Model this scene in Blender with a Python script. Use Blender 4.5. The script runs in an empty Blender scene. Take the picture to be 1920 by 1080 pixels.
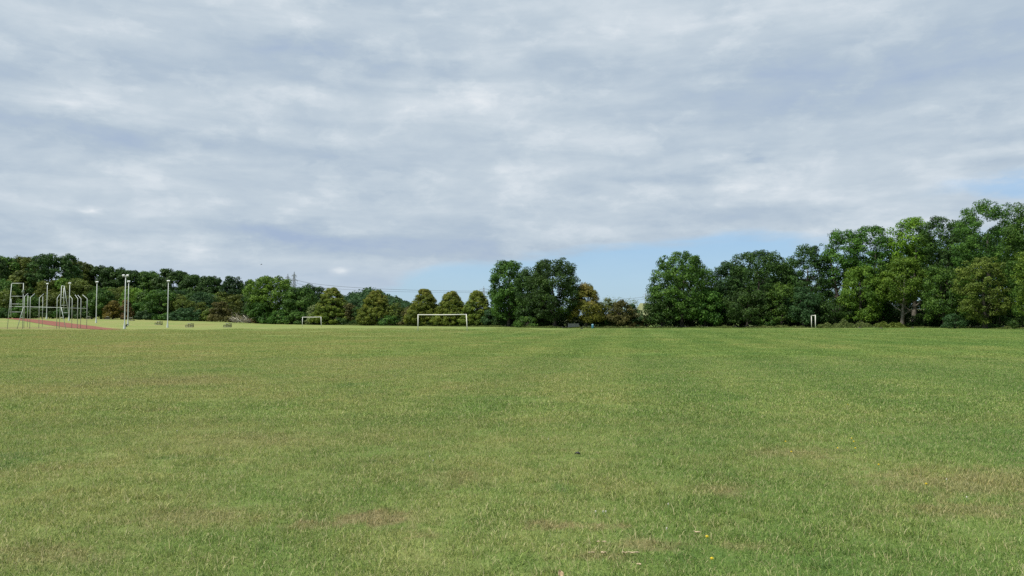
import bpy, math, random
import numpy as np
from mathutils import Vector, Matrix
from mathutils.bvhtree import BVHTree
R = math.radians
scene = bpy.context.scene
COL = scene.collection
rnd = random.Random(7)

# ------------------------------------------------------------------ camera
FPX = 1386.0
PITCH = math.atan(60 / FPX)
CAMZ = 1.65
cam_d = bpy.data.cameras.new("camera")
cam = bpy.data.objects.new("camera", cam_d)
COL.objects.link(cam)
cam.location = (0, 0, CAMZ)
cam.rotation_euler = (R(90) + PITCH, 0, 0)
cam_d.sensor_width = 36
cam_d.lens = 36 * FPX / 1920
cam_d.clip_start = 0.1
cam_d.clip_end = 9000
scene.camera = cam

def ray(px, py):
    a, b = (px - 960) / FPX, (540 - py) / FPX
    c, s = math.cos(PITCH), math.sin(PITCH)
    return Vector((a, c - b * s, s + b * c))
def P(px, py, Y):
    d = ray(px, py)
    return Vector((0, 0, CAMZ)) + d * (Y / d.y)
def xof(px, Y): return (px - 960) / FPX * Y      # near the horizon

# ------------------------------------------------------------------ terrain
def ip(tab): 
    xs = [a for a, _ in tab]; ys = [b for _, b in tab]
    return lambda v: np.interp(v, xs, ys)
Tf = ip([(-400,270),(0,270),(300,260),(500,240),(600,230),(760,205),(900,190),(1000,165),(1200,165),(1350,160),(1500,155),(1700,150),(1920,120),(2300,105)])
YB = ip([(-400,596),(0,597),(100,597.5),(200,598.5),(300,600.5),(400,603),(500,607),(600,609),(740,611),(920,612.5),(1040,615),(1200,615),(1350,614.5),(1500,614),(1700,613.5),(1920,617),(2300,620)])
Sf = ip([(-400,160),(0,160),(240,165),(315,190),(500,190),(600,170),(800,130),(1000,110),(2300,80)])
ZL = ip([(-400,-.3),(315,-.3),(500,-.15),(700,0.0),(2300,0.0)])
HILL = ip([(-400,18),(0,16),(120,14),(220,11),(300,9),(420,5),(520,2),(620,0),(2300,0)])
HIL2 = ip([(-400,5),(400,4),(600,13),(700,20),(790,9),(900,6),(1150,5),(1188,8),(1200,19),(1300,16),(2300,8)])
def ss(t):
    t = np.clip(t, 0, 1); return t * t * (3 - 2 * t)
def hgt(x, y):
    x = np.asarray(x, float); y = np.asarray(y, float)
    yy = np.maximum(y, 25.0)
    px = np.clip(960 + FPX * x / yy, -400, 2300)
    T = Tf(px); zT = CAMZ - (YB(px) - 600) / FPX * T
    S = Sf(px); zl = ZL(px)
    z = zl * ss((y - 60) / np.maximum(S - 60, 1)) + (zT - zl) * ss((y - S) / (T - S))
    z = z + HILL(px) * ss((y - T - 5) / 130.0) + HIL2(px) * ss((y - 430) / 330.0)
    z = z * (1 - ss((y - 2500) / 2500.0))
    return z
def gz(x, y): return float(hgt(x, y))
def gpt(px, Y): 
    x = xof(px, Y); return Vector((x, Y, gz(x, Y)))
def ground_at(px, py):
    for Y in np.arange(4, 300, 0.25):
        p = P(px, py, Y)
        if p.z <= gz(p.x, p.y): return float(Y)
    return 300.0

# ------------------------------------------------------------------ object helpers
def tag(o, label=None, cat=None, group=None, kind=None):
    if label: o['label'] = label
    if cat: o['category'] = cat
    if group: o['group'] = group
    if kind: o['kind'] = kind
    return o
def empty(name, loc, label, cat, group=None, rz=0):
    o = bpy.data.objects.new(name, None); COL.objects.link(o)
    o.location = loc; o.rotation_euler = (0, 0, rz); o.empty_display_size = .3
    return tag(o, label, cat, group)
def link(name, me, parent=None, loc=None):
    o = bpy.data.objects.new(name, me); COL.objects.link(o)
    if parent: o.parent = parent
    if loc is not None: o.location = loc
    return o
def mesh_np(name, co, faces_n, n_per, mat, smooth=False, attrs=None):
    me = bpy.data.meshes.new(name)
    nv = len(co); nf = faces_n.shape[0]
    me.vertices.add(nv); me.vertices.foreach_set('co', np.ascontiguousarray(co, np.float32).ravel())
    me.loops.add(nf * n_per); me.loops.foreach_set('vertex_index', faces_n.astype(np.int32).ravel())
    me.polygons.add(nf)
    me.polygons.foreach_set('loop_start', np.arange(0, nf * n_per, n_per, dtype=np.int32))
    me.polygons.foreach_set('loop_total', np.full(nf, n_per, np.int32))
    if smooth: me.polygons.foreach_set('use_smooth', np.ones(nf, bool))
    me.update(calc_edges=True)
    for k, v in (attrs or {}).items():
        a = me.attributes.new(k, 'FLOAT', 'FACE'); a.data.foreach_set('value', np.ascontiguousarray(v, np.float32))
    if mat: me.materials.append(mat)
    return me

class MB:
    def __init__(s): s.v = []; s.f = []
    def tube(s, pts, rad, n=8, cap=True):
        pts = [Vector(p) for p in pts]
        if not isinstance(rad, (list, tuple)): rad = [rad] * len(pts)
        b0 = len(s.v); prev = None
        for i, p in enumerate(pts):
            t = (pts[min(i + 1, len(pts) - 1)] - pts[max(i - 1, 0)]).normalized()
            if prev is None:
                a = t.cross(Vector((0, 0, 1)) if abs(t.z) < .9 else Vector((1, 0, 0))).normalized()
            else:
                a = (prev - t * prev.dot(t)).normalized()
            prev = a; b = t.cross(a)
            for k in range(n):
                w = 2 * math.pi * k / n
                s.v.append(p + (a * math.cos(w) + b * math.sin(w)) * rad[i])
        for i in range(len(pts) - 1):
            for k in range(n):
                k2 = (k + 1) % n; o = b0 + i * n
                s.f.append((o + k, o + k2, o + n + k2, o + n + k))
        if cap:
            s.f.append(tuple(b0 + k for k in range(n))[::-1])
            s.f.append(tuple(b0 + (len(pts) - 1) * n + k for k in range(n)))
        return s
    def box(s, c, d, rot=None):
        b0 = len(s.v); c = Vector(c)
        for x in (-1, 1):
            for y in (-1, 1):
                for z in (-1, 1):
                    w = Vector((x * d[0] / 2, y * d[1] / 2, z * d[2] / 2))
                    if rot: w = rot @ w
                    s.v.append(c + w)
        for q in ((0,1,3,2),(4,6,7,5),(0,4,5,1),(2,3,7,6),(0,2,6,4),(1,5,7,3)):
            s.f.append(tuple(b0 + i for i in q))
        return s
    def lathe(s, prof, c=(0,0,0), n=16):
        b0 = len(s.v); c = Vector(c)
        for r, z in prof:
            for k in range(n):
                w = 2 * math.pi * k / n
                s.v.append(c + Vector((r * math.cos(w), r * math.sin(w), z)))
        for i in range(len(prof) - 1):
            for k in range(n):
                k2 = (k + 1) % n; o = b0 + i * n
                s.f.append((o + k, o + k2, o + n + k2, o + n + k))
        s.f.append(tuple(b0 + k for k in range(n))[::-1])
        s.f.append(tuple(b0 + (len(prof) - 1) * n + k for k in range(n)))
        return s
    def mesh(s, name, mat, smooth=False, org=(0,0,0), bevel=0):
        o = Vector(org)
        me = bpy.data.meshes.new(name); me.from_pydata([tuple(v - o) for v in s.v], [], s.f)
        if smooth: me.polygons.foreach_set('use_smooth', [True] * len(me.polygons))
        me.update()
        if mat: me.materials.append(mat)
        return me
    def build(s, name, mat, parent=None, smooth=False, org=(0,0,0)):
        return link(name, s.mesh(name, mat, smooth, org), parent)

# ------------------------------------------------------------------ node helpers
class N:
    """tiny wrapper: builds shader math from python expressions"""
    def __init__(s, nt): s.nt = nt
    def new(s, t, **kw):
        n = s.nt.nodes.new(t)
        for k, v in kw.items(): setattr(n, k, v)
        return n
    def put(s, sock, v):
        if hasattr(v, 'links') or hasattr(v, 'is_output'): s.nt.links.new(v, sock)
        elif v is not None:
            try: sock.default_value = v
            except Exception: sock.default_value = (v[0], v[1], v[2], 1)
    def m(s, op, a, b=None, c=None, clamp=False):
        n = s.new('ShaderNodeMath', operation=op, use_clamp=clamp)
        s.put(n.inputs[0], a)
        if b is not None: s.put(n.inputs[1], b)
        if c is not None: s.put(n.inputs[2], c)
        return n.outputs[0]
    def vm(s, op, a, b=None, c=None, scale=None):
        n = s.new('ShaderNodeVectorMath', operation=op)
        s.put(n.inputs[0], a)
        if b is not None: s.put(n.inputs[1], b)
        if c is not None: s.put(n.inputs[2], c)
        if scale is not None: s.put(n.inputs[3], scale)
        return n.outputs['Value'] if op in ('LENGTH', 'DOT_PRODUCT', 'DISTANCE') else n.outputs[0]
    def xyz(s, a, b, c):
        n = s.new('ShaderNodeCombineXYZ')
        for i, v in enumerate((a, b, c)): s.put(n.inputs[i], v)
        return n.outputs[0]
    def sep(s, v):
        n = s.new('ShaderNodeSeparateXYZ'); s.put(n.inputs[0], v); return n.outputs
    def noise(s, vec, scale, detail=4, rough=.5, dist=0, col=False):
        n = s.new('ShaderNodeTexNoise'); s.put(n.inputs['Vector'], vec)
        n.inputs['Scale'].default_value = scale; n.inputs['Detail'].default_value = detail
        n.inputs['Roughness'].default_value = rough; n.inputs['Distortion'].default_value = dist
        return n.outputs['Color' if col else 'Fac']
    def mr(s, v, a, b, c=0, d=1, smooth=True):
        n = s.new('ShaderNodeMapRange'); n.interpolation_type = 'SMOOTHSTEP' if smooth else 'LINEAR'
        s.put(n.inputs[0], v)
        for i, q in enumerate((a, b, c, d)): s.put(n.inputs[i + 1], q)
        return n.outputs[0]
    def mix(s, f, a, b, mode='MIX'):
        n = s.new('ShaderNodeMix', data_type='RGBA', blend_type=mode)
        s.put(n.inputs[0], f); s.put(n.inputs[6], a); s.put(n.inputs[7], b)
        return n.outputs[2]
    def curve(s, v, pts):
        n = s.new('ShaderNodeFloatCurve'); s.put(n.inputs['Value'], v)
        c = n.mapping.curves[0]
        c.points[0].location = pts[0]; c.points[1].location = pts[-1]
        for p in pts[1:-1]: c.points.new(*p)
        n.mapping.update(); return n.outputs[0]
    def ramp(s, f, stops):
        n = s.new('ShaderNodeValToRGB'); s.put(n.inputs[0], f)
        e = n.color_ramp.elements
        e[0].position, e[0].color = stops[0][0], (*stops[0][1], 1)
        e[1].position, e[1].color = stops[-1][0], (*stops[-1][1], 1)
        for p, c in stops[1:-1]:
            q = e.new(p); q.color = (*c, 1)
        return n.outputs[0]
def c4(c): return (c[0], c[1], c[2], 1)
def newmat(name):
    m = bpy.data.materials.new(name); m.use_nodes = True
    nt = m.node_tree; nt.nodes.clear(); n = N(nt)
    out = n.new('ShaderNodeOutputMaterial'); return m, n, out

def paint(name, col, rough=.45, var=.12, metal=0, scale=4, dirt=(.25,.23,.18), dirtamt=.25):
    m, n, out = newmat(name)
    tc = n.new('ShaderNodeTexCoord').outputs['Object']
    f = n.noise(tc, scale, 6, .65)
    c = n.mix(n.mr(f, .45, .8, 0, dirtamt), c4(col), c4(dirt))
    c = n.mix(n.mr(n.noise(tc, scale * 6, 3), .3, .7, 0, var), c, c4([x * .6 for x in col]))
    b = n.new('ShaderNodeBsdfPrincipled'); n.put(b.inputs['Base Color'], c)
    b.inputs['Roughness'].default_value = rough; b.inputs['Metallic'].default_value = metal
    n.nt.links.new(b.outputs[0], out.inputs[0]); return m

M_WHITE = paint('white_paint', (.66,.66,.60), .5)
M_GALV = paint('galvanised_steel', (.42,.46,.43), .5, .15, .2)
M_LAMP = paint('lamp_column_paint', (.50,.54,.52), .45, .1)
M_LHEAD = paint('lamp_head_paint', (.78,.80,.80), .3, .05)
M_DARK = paint('dark_metal', (.035,.038,.03), .5)
M_TOP = paint('pale_table_top', (.45,.47,.36), .6)
M_BLUE = paint('blue_bin_plastic', (.04,.16,.24), .4)
M_BLACK = paint('black_plastic', (.012,.012,.014), .5)
M_PYLON = paint('pylon_steel', (.24,.27,.30), .6, .1, .1)
M_WIRE = paint('cable', (.12,.13,.15), .6)
M_WOODG = paint('weathered_timber', (.36,.36,.31), .8, .3, 0, 3)
M_CROW = paint('black_feathers', (.012,.012,.013), .5, .1, 0, 6, (.02,.02,.02))
M_DEAD = paint('dead_bleached_branches', (.30,.27,.22), .8, .3, 0, 2)
M_CHIP = paint('pale_wood_chip', (.50,.40,.25), .7, .2, 0, 20, (.4,.3,.16))
M_CLOTH = paint('grey_green_cloth', (.16,.19,.16), .8)

def bark(name, a, b):
    m, n, out = newmat(name)
    tc = n.new('ShaderNodeTexCoord').outputs['Object']
    st = n.vm('MULTIPLY', tc, (3, 3, .7))
    f = n.noise(st, 3, 8, .7)
    c = n.mix(n.mr(f, .35, .7), c4(a), c4(b))
    d = n.new('ShaderNodeBsdfPrincipled'); n.put(d.inputs['Base Color'], c); d.inputs['Roughness'].default_value = .9
    bp = n.new('ShaderNodeBump'); bp.inputs['Distance'].default_value = .05; n.put(bp.inputs['Height'], f)
    n.nt.links.new(bp.outputs[0], d.inputs['Normal']); n.nt.links.new(d.outputs[0], out.inputs[0]); return m
M_BARK = bark('bark', (.035,.03,.024), (.11,.095,.075))
M_BARKP = bark('pale_bark', (.10,.09,.07), (.24,.22,.18))

def leafmat(name, cols, trans=.28, auto=None, spec=.2):
    """cols: dark, mid, light leaf colours, picked by the leaf's own tint; auto: (turned colour, amount at the top)"""
    m, n, out = newmat(name); cols = [(c[0] * 1.22, c[1] * 1.30, c[2] * .9) for c in cols]
    a = n.new('ShaderNodeAttribute', attribute_name='tint').outputs['Fac']
    c = n.ramp(a, [(0, cols[0]), (.5, cols[1]), (1, cols[2])])
    if auto:
        h = n.new('ShaderNodeAttribute', attribute_name='turn').outputs['Fac']
        c = n.mix(n.mr(h, auto[1], auto[2]), c, c4(auto[0]))
    oi = n.new('ShaderNodeObjectInfo').outputs['Random']
    hs = n.new('ShaderNodeHueSaturation'); n.put(hs.inputs['Color'], c)
    n.put(hs.inputs['Hue'], n.mr(oi, 0, 1, .49, .51, False)); n.put(hs.inputs['Value'], n.mr(oi, 0, 1, .88, 1.12, False))
    c = hs.outputs[0]
    p = n.new('ShaderNodeBsdfPrincipled'); n.put(p.inputs['Base Color'], c)
    p.inputs['Roughness'].default_value = .55; p.inputs['Specular IOR Level'].default_value = spec
    t = n.new('ShaderNodeBsdfTranslucent'); n.put(t.inputs[0], n.mix(.5, c, (.25,.4,.03,1), 'MULTIPLY') if False else c)
    mx = n.new('ShaderNodeMixShader'); mx.inputs[0].default_value = trans
    n.nt.links.new(p.outputs[0], mx.inputs[1]); n.nt.links.new(t.outputs[0], mx.inputs[2])
    n.nt.links.new(mx.outputs[0], out.inputs[0]); return m
LM = {
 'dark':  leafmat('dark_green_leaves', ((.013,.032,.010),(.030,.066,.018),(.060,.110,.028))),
 'mid':   leafmat('mid_green_leaves', ((.014,.040,.008),(.042,.092,.018),(.095,.165,.036))),
 'blue':  leafmat('blue_green_leaves', ((.014,.034,.016),(.030,.064,.028),(.055,.100,.045))),
 'light': leafmat('light_green_leaves', ((.035,.075,.012),(.078,.140,.022),(.14,.21,.035))),
 'lime':  leafmat('lime_green_leaves', ((.045,.10,.010),(.10,.19,.020),(.17,.27,.035))),
 'olive': leafmat('olive_leaves', ((.034,.050,.011),(.076,.098,.022),(.13,.15,.035))),
 'brown': leafmat('brown_olive_leaves', ((.034,.036,.013),(.074,.072,.027),(.13,.115,.048))),
 'orange':leafmat('orange_leaves', ((.05,.042,.010),(.115,.092,.020),(.19,.145,.035))),
 'red':   leafmat('russet_leaves', ((.05,.034,.018),(.10,.064,.034),(.16,.10,.05))),
 'yellow':leafmat('yellow_green_leaves', ((.040,.064,.012),(.088,.125,.026),(.15,.19,.048))),
 'cone':  leafmat('turning_hedge_leaves', ((.026,.050,.009),(.088,.116,.020),(.18,.20,.038)), auto=((.245,.235,.045), .45, 1.7)),
 'gold':  leafmat('golden_leaves', ((.050,.065,.012),(.13,.135,.026),(.23,.21,.045)), auto=((.30,.25,.065), .2, 1.5)),
 'pale':  leafmat('pale_grey_green_leaves', ((.07,.09,.045),(.13,.16,.08),(.21,.24,.13))),
 'weed':  leafmat('weed_leaves', ((.030,.050,.015),(.075,.100,.035),(.16,.17,.075))),
}

# ------------------------------------------------------------------ foliage
def prof_r(kind, t):
    if kind == 'dome':   # broad, full to the ground, rounded top
        return np.clip(1 - (np.abs(t - .42) / .62) ** 2.6, 0, 1) ** .5 * np.where(t < .42, 1 - .35 * ((.42 - t) / .42) ** 2, 1)
    if kind == 'round':
        return np.clip(1 - ((t - .5) / .52) ** 2, 0.02, 1) ** .5
    if kind == 'full':   # flat sides from the ground up to a rounded shoulder
        return np.clip(1 - np.clip((t - .35) / .67, 0, 1) ** 2.8, 0, 1) ** .5 * (.86 + .14 * np.clip(t / .35, 0, 1))
    if kind == 'cone':   # rounded cone
        return np.clip(1.03 - np.clip(t - .12, 0, 1) / .9, 0.03, 1) ** .64 * (.92 + .08 * np.clip(t / .12, 0, 1))
    if kind == 'tall':
        return np.clip(1 - (np.abs(t - .62) / .40) ** 2.4, 0.0, 1) ** .5 * np.where(t > .62, 1, 0) + np.where(t <= .62, .70 + .30 * (t / .62), 0)
    if kind == 'mound':
        return np.clip(1 - t ** 2, 0, 1) ** .5
def foliage(name, H, Rx, Ry, cb, kind, mat, seed, area=1.9, nl=70, leaf=.34, gap=.0, rc=(.75, 1.4), top=.25, lob=.16, flat=.62):
    g = np.random.default_rng(seed)
    hc = H - cb
    surf = 2 * math.pi * math.sqrt(Rx * Ry) * hc * .8
    nc = max(6, int(surf / area))
    t = g.random(nc * 3); w = prof_r(kind, t) + .30
    keep = g.random(nc * 3) < w / w.max(); t = t[keep][:nc]; nc = len(t)
    ph = g.random(nc) * 2 * math.pi
    q1, q2, q3 = g.random(3) * 6.28
    lb = 1 + lob * (.6 * np.sin(2 * ph + q1 + 3 * t) + .6 * np.sin(3 * ph - 7 * t + q2) + .5 * np.sin(5 * ph + 11 * t + q3))
    rr = prof_r(kind, t) * lb * (1 - .55 * g.random(nc) ** 1.8)
    rcs = g.uniform(*rc, nc)
    k = np.minimum(1, .9)
    cx = np.cos(ph) * rr * (Rx - rcs * .35); cy = np.sin(ph) * rr * (Ry - rcs * .35)
    cz = cb + rcs * .35 + t * (hc - rcs * .70) + (lb - 1) * hc * .12
    if gap > 0:
        f = np.sin(cx * 1.1 + q1) * np.sin(cz * 1.0 + q2) * np.sin(cy * .9 + q3) + .5 * np.sin(cx * 2.3 - q2) * np.sin(cz * 2.1 + q1)
        kp = (f > -1.05 + gap * .70) | (t < .12) | (t > .82)
        cx, cy, cz, rcs, t, rr = (v[kp] for v in (cx, cy, cz, rcs, t, rr)); nc = len(t)
    n = np.maximum(8, (nl * (rcs / np.mean(rcs)) ** 2).astype(int))
    idx = np.repeat(np.arange(nc), n); NL = len(idx)
    d = g.normal(size=(NL, 3)); d[:, 2] += top; d /= np.linalg.norm(d, axis=1)[:, None]
    rad = rcs[idx] * (1.08 - .55 * g.random(NL) ** 2)
    # every clump is ragged: a few sprays stick out
    rad *= 1 + .16 * np.sin(d[:, 0] * 7 + idx) * np.sin(d[:, 1] * 6 + idx * 1.7)
    c = np.stack([cx, cy, cz], 1)[idx] + d * rad[:, None] * np.array([1, 1, flat])
    ax = np.stack([cx / Rx, cy / Ry, (cz - cb) / hc - .3], 1)[idx]
    nrm = d + .35 * ax + .55 * g.normal(size=(NL, 3)); nrm[:, 2] += .25
    nrm /= np.linalg.norm(nrm, axis=1)[:, None]
    r3 = g.normal(size=(NL, 3)); u = np.cross(nrm, r3); u /= np.linalg.norm(u, axis=1)[:, None] + 1e-9
    v = np.cross(nrm, u)
    sz = leaf * g.uniform(.55, 1.25, NL)
    a = u * (sz * .62)[:, None]; b = v * (sz * .42)[:, None]; bend = nrm * (sz * .10)[:, None]
    co = np.stack([c - a, c - b + bend, c + a, c + b + bend], 1).reshape(-1, 3)
    co[:, 2] = np.maximum(co[:, 2], .02)
    tint = np.clip(.5 + .20 * g.normal(size=nc)[idx] + .17 * g.normal(size=NL), 0, 1)
    turn = np.clip(t[idx] * 1.0 + .25 * g.normal(size=nc)[idx] + .12 * g.normal(size=NL), 0, 2)
    return mesh_np(name, co, np.arange(NL * 4).reshape(-1, 4), 4, mat, attrs={'tint': tint, 'turn': turn})

def trunkmesh(name, H, Rc, rb, mat, seed, n=9, lo=.18, forks=1):
    g = random.Random(seed); mb = MB()
    for fk in range(forks):
        lean = Vector((g.uniform(-.07, .07) + (fk - (forks - 1) / 2) * .16, g.uniform(-.07, .07), 0))
        pts = []; m = 9
        for i in range(m):
            f = i / (m - 1); z = f * H * .74
            pts.append(Vector((fk * rb * .9, 0, -.3)) + Vector((0, 0, z + (.3 if i else 0))) + lean * z + Vector((g.uniform(-.1, .1), g.uniform(-.1, .1), 0)) * (f * 2))
        rads = [rb * (1.45 if i == 0 else 1) * (1 - .9 * i / (m - 1)) ** .8 + .02 for i in range(m)]
        mb.tube(pts, rads, 9)
        for k in range(n):
            f = lo + (.85 - lo) * k / n + g.uniform(-.03, .03)
            i = f * (m - 1); i0 = int(i); p = pts[i0].lerp(pts[min(i0 + 1, m - 1)], i - i0)
            ph = k * 2.4 + g.uniform(-.4, .4); L = Rc * g.uniform(.55, .9) * (1.1 - .5 * f)
            d = Vector((math.cos(ph), math.sin(ph), 0)); r0 = rb * (1 - f) * .55 + .03
            q = [p + d * (L * s) + Vector((0, 0, L * (.55 * s ** 1.0 + .25 * s * s))) + Vector((g.uniform(-.15, .15), g.uniform(-.15, .15), g.uniform(-.1, .1))) * s * 2 for s in (0, .25, .5, .75, 1)]
            mb.tube(q, [r0, r0 * .75, r0 * .5, r0 * .32, .02], 6)
            for j in (1, 2, 3):
                e = Vector((math.cos(ph + g.choice((-.8, .8))), math.sin(ph + g.choice((-.8, .8))), g.uniform(.3, .9))).normalized()
                l2 = L * g.uniform(.25, .45)
                mb.tube([q[j], q[j] + e * l2 * .5 + Vector((0, 0, .1)), q[j] + e * l2], [r0 * (.5 - .1 * j), r0 * .2, .015], 5)
    return mb.mesh(name, mat, True)

SEED = [100]
def tree(px, off, top, hw, kind, mat, label, name='broadleaf_tree', cat='tree', gap=.0, cb=.06, area=1.2, group=None, Y=None, nl=78, forks=1, pale=False, ry=1.0, lo=.18, leafs=1.0, **kw):
    SEED[0] += 1; sd = SEED[0]
    if kind in ('full', 'dome') and cb < .1 and px > 930: cb = .11
    Y = Y if Y else float(Tf(px)) + off
    base = gpt(px, Y); H = P(px, top, Y).z - base.z; Rr = hw / FPX * Y
    sc = max(Y / 160.0, .8)
    e = empty(name, base, label, cat, group, rz=0)
    leaf = .27 * sc * leafs
    k = dict(rc=(.42 * sc ** .6, 1.12 * sc ** .6), lob=.11, flat=.74); k.update(kw)
    fo = foliage('crown', H, Rr, Rr * ry, H * cb, kind, LM[mat], sd, area * sc ** .8 * max(1, (Rr * H) / 90) ** .35, nl, leaf, gap, **k)
    link('crown', fo, e)
    link('trunk', trunkmesh('trunk', H, Rr, .022 * H + .05, M_BARKP if pale else M_BARK, sd, lo=lo, forks=forks, n=9 if H > 8 else 6), e)
    return e
def bush(px, off, top, hw, mat, label, kind='mound', name='shrub', cat='shrub', group=None, Y=None, ry=.8, **kw):
    SEED[0] += 1; sd = SEED[0]
    Y = Y if Y else float(Tf(px)) + off
    base = gpt(px, Y); H = P(px, top, Y).z - base.z; Rr = hw / FPX * Y; sc = max(Y / 160.0, .8)
    e = empty(name, base, label, cat, group)
    k = dict(rc=(.45 * sc ** .6, .9 * sc ** .6), area=1.1 * sc ** .8, nl=75, leaf=.25 * sc); k.update(kw)
    link('foliage', foliage('foliage', H, Rr, Rr * ry, .05, kind, LM[mat], sd, **k), e)
    g = random.Random(sd); mb = MB()
    for i in range(7):
        ph = g.uniform(0, 6.28); d = Vector((math.cos(ph), math.sin(ph), 0)); l = Rr * g.uniform(.2, .6)
        mb.tube([d * .1 + Vector((0, 0, -.1)), d * l * .5 + Vector((0, 0, H * .35)), d * l + Vector((0, 0, H * g.uniform(.6, .85)))], [.07, .05, .015], 6)
    mb.build('stems', M_BARK, e, True)
    return e

# ---- right hand wood and the middle, photo left to right
tree(954, 2, 490, 38, 'dome', 'mid', 'bright green broadleaf tree, left half of the twin rounded pair in mid field', gap=.36, cb=.10, area=1.05)
tree(1040, 0, 486, 52, 'dome', 'dark', 'dark green broadleaf tree, right and wider half of the twin rounded pair', gap=.40, cb=.10, area=1.05)
tree(998, 6, 503, 34, 'full', 'dark', 'dark tree filling the middle between the twin rounded crowns', gap=.3, cb=.08)
tree(1099, -1, 530, 36, 'cone', 'gold', 'golden yellow conical tree beside the dark twin crowns', 'conical_tree', cb=.12, area=1.0, nl=120, leafs=.8, lob=.08)
tree(1278, 0, 474, 60, 'full', 'mid', 'broad dark green tree standing alone at the right side of the open gap', gap=.22, cb=.05, area=1.1)
tree(1240, -2, 548, 34, 'full', 'dark', 'low dark tree skirting the left foot of the broad tree by the gap', cb=.04)
tree(1322, -1, 540, 34, 'full', 'mid', 'mid green low tree skirting the right foot of the broad tree by the gap', cb=.04, gap=.15)
tree(1366, 3, 492, 32, 'full', 'blue', 'narrower blue-green tree in the dip between two broad dark crowns', gap=.28, cb=.06)
tree(1425, 2, 471, 58, 'dome', 'dark', 'very dark broad round tree with an even domed top', gap=.2, cb=.05)
tree(1400, -3, 545, 44, 'full', 'dark', 'low dark tree in front of the even domed crown', cb=.04)
tree(1465, -3, 530, 34, 'full', 'mid', 'lower mid green tree right in front of the even domed crown', gap=.15, cb=.04)
tree(1515, 2, 462, 44, 'dome', 'dark', 'dark airy tree with a ragged top behind the edge-on goal', gap=.42, cb=.08)
tree(1505, -4, 540, 34, 'full', 'blue', 'low blue-green tree directly behind the edge-on goal', cb=.03, gap=.1)
tree(1580, 1, 433, 34, 'tall', 'mid', 'tall green tree with bare forked stems showing sky between them', gap=.50, cb=.42, forks=3, lo=.35)
tree(1563, -3, 560, 34, 'full', 'dark', 'low dark tree under the bare forked stems', cb=.02)
tree(1638, 1, 424, 42, 'tall', 'mid', 'tall green tree with a notched top left of the lime green one', gap=.30, cb=.08)
tree(1615, -4, 500, 40, 'full', 'light', 'lighter leafy tree in front below the notched tall tree', gap=.35, cb=.12)
tree(1712, 0, 410, 38, 'tall', 'lime', 'tall lime green tree, the brightest crown of the right hand wood', gap=.36, cb=.36, lo=.1, pale=True)
tree(1690, -6, 482, 46, 'round', 'light', 'spreading light green tree with layered boughs and a pale trunk', gap=.5, cb=.34, lo=.25, pale=True)
tree(1775, 3, 406, 46, 'tall', 'dark', 'tall dark tree between the lime green crown and the highest crown', gap=.25, cb=.06)
tree(1770, -3, 500, 42, 'full', 'mid', 'mid green tree filling the lower edge under the tall dark crown', gap=.3, cb=.08)
tree(1856, 2, 379, 62, 'tall', 'mid', 'highest crown of the wood with a deep green rounded top', gap=.34, cb=.10)
tree(1846, -6, 482, 46, 'dome', 'yellow', 'yellow-green leafy tree standing forward of the dark wood at right', gap=.6, cb=.05, nl=80, area=1.4, lob=.24, flat=.6)
tree(1940, -2, 376, 50, 'tall', 'mid', 'tall green tree cut by the right edge of the photo', gap=.3, cb=.10)
tree(1930, -9, 470, 22, 'full', 'light', 'light green bough tree low at the right edge of the photo', gap=.25, cb=.2)
for i, (px, off, top, hw) in enumerate([(1300,14,505,50),(1390,15,500,48),(1460,16,495,50),(1530,20,520,46),(1600,20,545,44),(1660,15,470,50),(1740,16,450,48),(1810,15,430,50),(1890,16,420,50),(1960,12,415,50),(1700,28,470,60),(1850,30,440,60),(2000,6,400,50),(1010,14,540,44),(960,16,545,40),(1350,26,530,60),(1440,30,520,60)]):
    tree(px, off, top, hw, 'full', 'dark', 'dark tree deep inside the right hand wood, seen only through gaps' if px > 1200 else 'dark tree seen only through gaps behind the twin rounded crowns', group='trees deep in the wood' , nl=45, cb=.02)
# low growth along the foot of the wood
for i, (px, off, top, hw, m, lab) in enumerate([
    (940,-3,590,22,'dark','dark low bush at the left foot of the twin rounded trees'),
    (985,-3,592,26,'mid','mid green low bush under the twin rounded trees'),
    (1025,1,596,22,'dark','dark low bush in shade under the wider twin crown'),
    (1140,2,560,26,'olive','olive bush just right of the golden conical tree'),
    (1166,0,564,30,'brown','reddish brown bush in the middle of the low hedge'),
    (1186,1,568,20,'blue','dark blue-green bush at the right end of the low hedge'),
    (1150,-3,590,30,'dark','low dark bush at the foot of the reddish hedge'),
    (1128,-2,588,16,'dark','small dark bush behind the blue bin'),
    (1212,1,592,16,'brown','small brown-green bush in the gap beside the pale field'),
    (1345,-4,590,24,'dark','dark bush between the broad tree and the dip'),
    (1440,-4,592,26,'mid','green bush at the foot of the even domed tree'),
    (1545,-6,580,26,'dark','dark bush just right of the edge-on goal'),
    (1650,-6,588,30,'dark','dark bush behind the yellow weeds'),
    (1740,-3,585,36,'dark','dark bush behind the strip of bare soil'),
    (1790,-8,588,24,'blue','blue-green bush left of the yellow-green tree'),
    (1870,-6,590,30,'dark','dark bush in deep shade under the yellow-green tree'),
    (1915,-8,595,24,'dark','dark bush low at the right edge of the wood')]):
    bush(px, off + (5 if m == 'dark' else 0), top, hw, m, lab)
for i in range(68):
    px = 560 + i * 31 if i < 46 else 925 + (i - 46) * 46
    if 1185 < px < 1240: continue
    bush(px + (i * 7) % 9, 7 if i < 46 else 22, 592 if px < 930 else 588 if px < 1240 else 580, 30, 'dark', 'dark shaded undergrowth just inside the right hand wood' if px > 1200 else 'dark shaded undergrowth behind the twin rounded trees and the low hedge' if px > 930 else 'dark shaded undergrowth behind the row of conical trees', group='undergrowth behind the trees', nl=45, kind='full')
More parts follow.
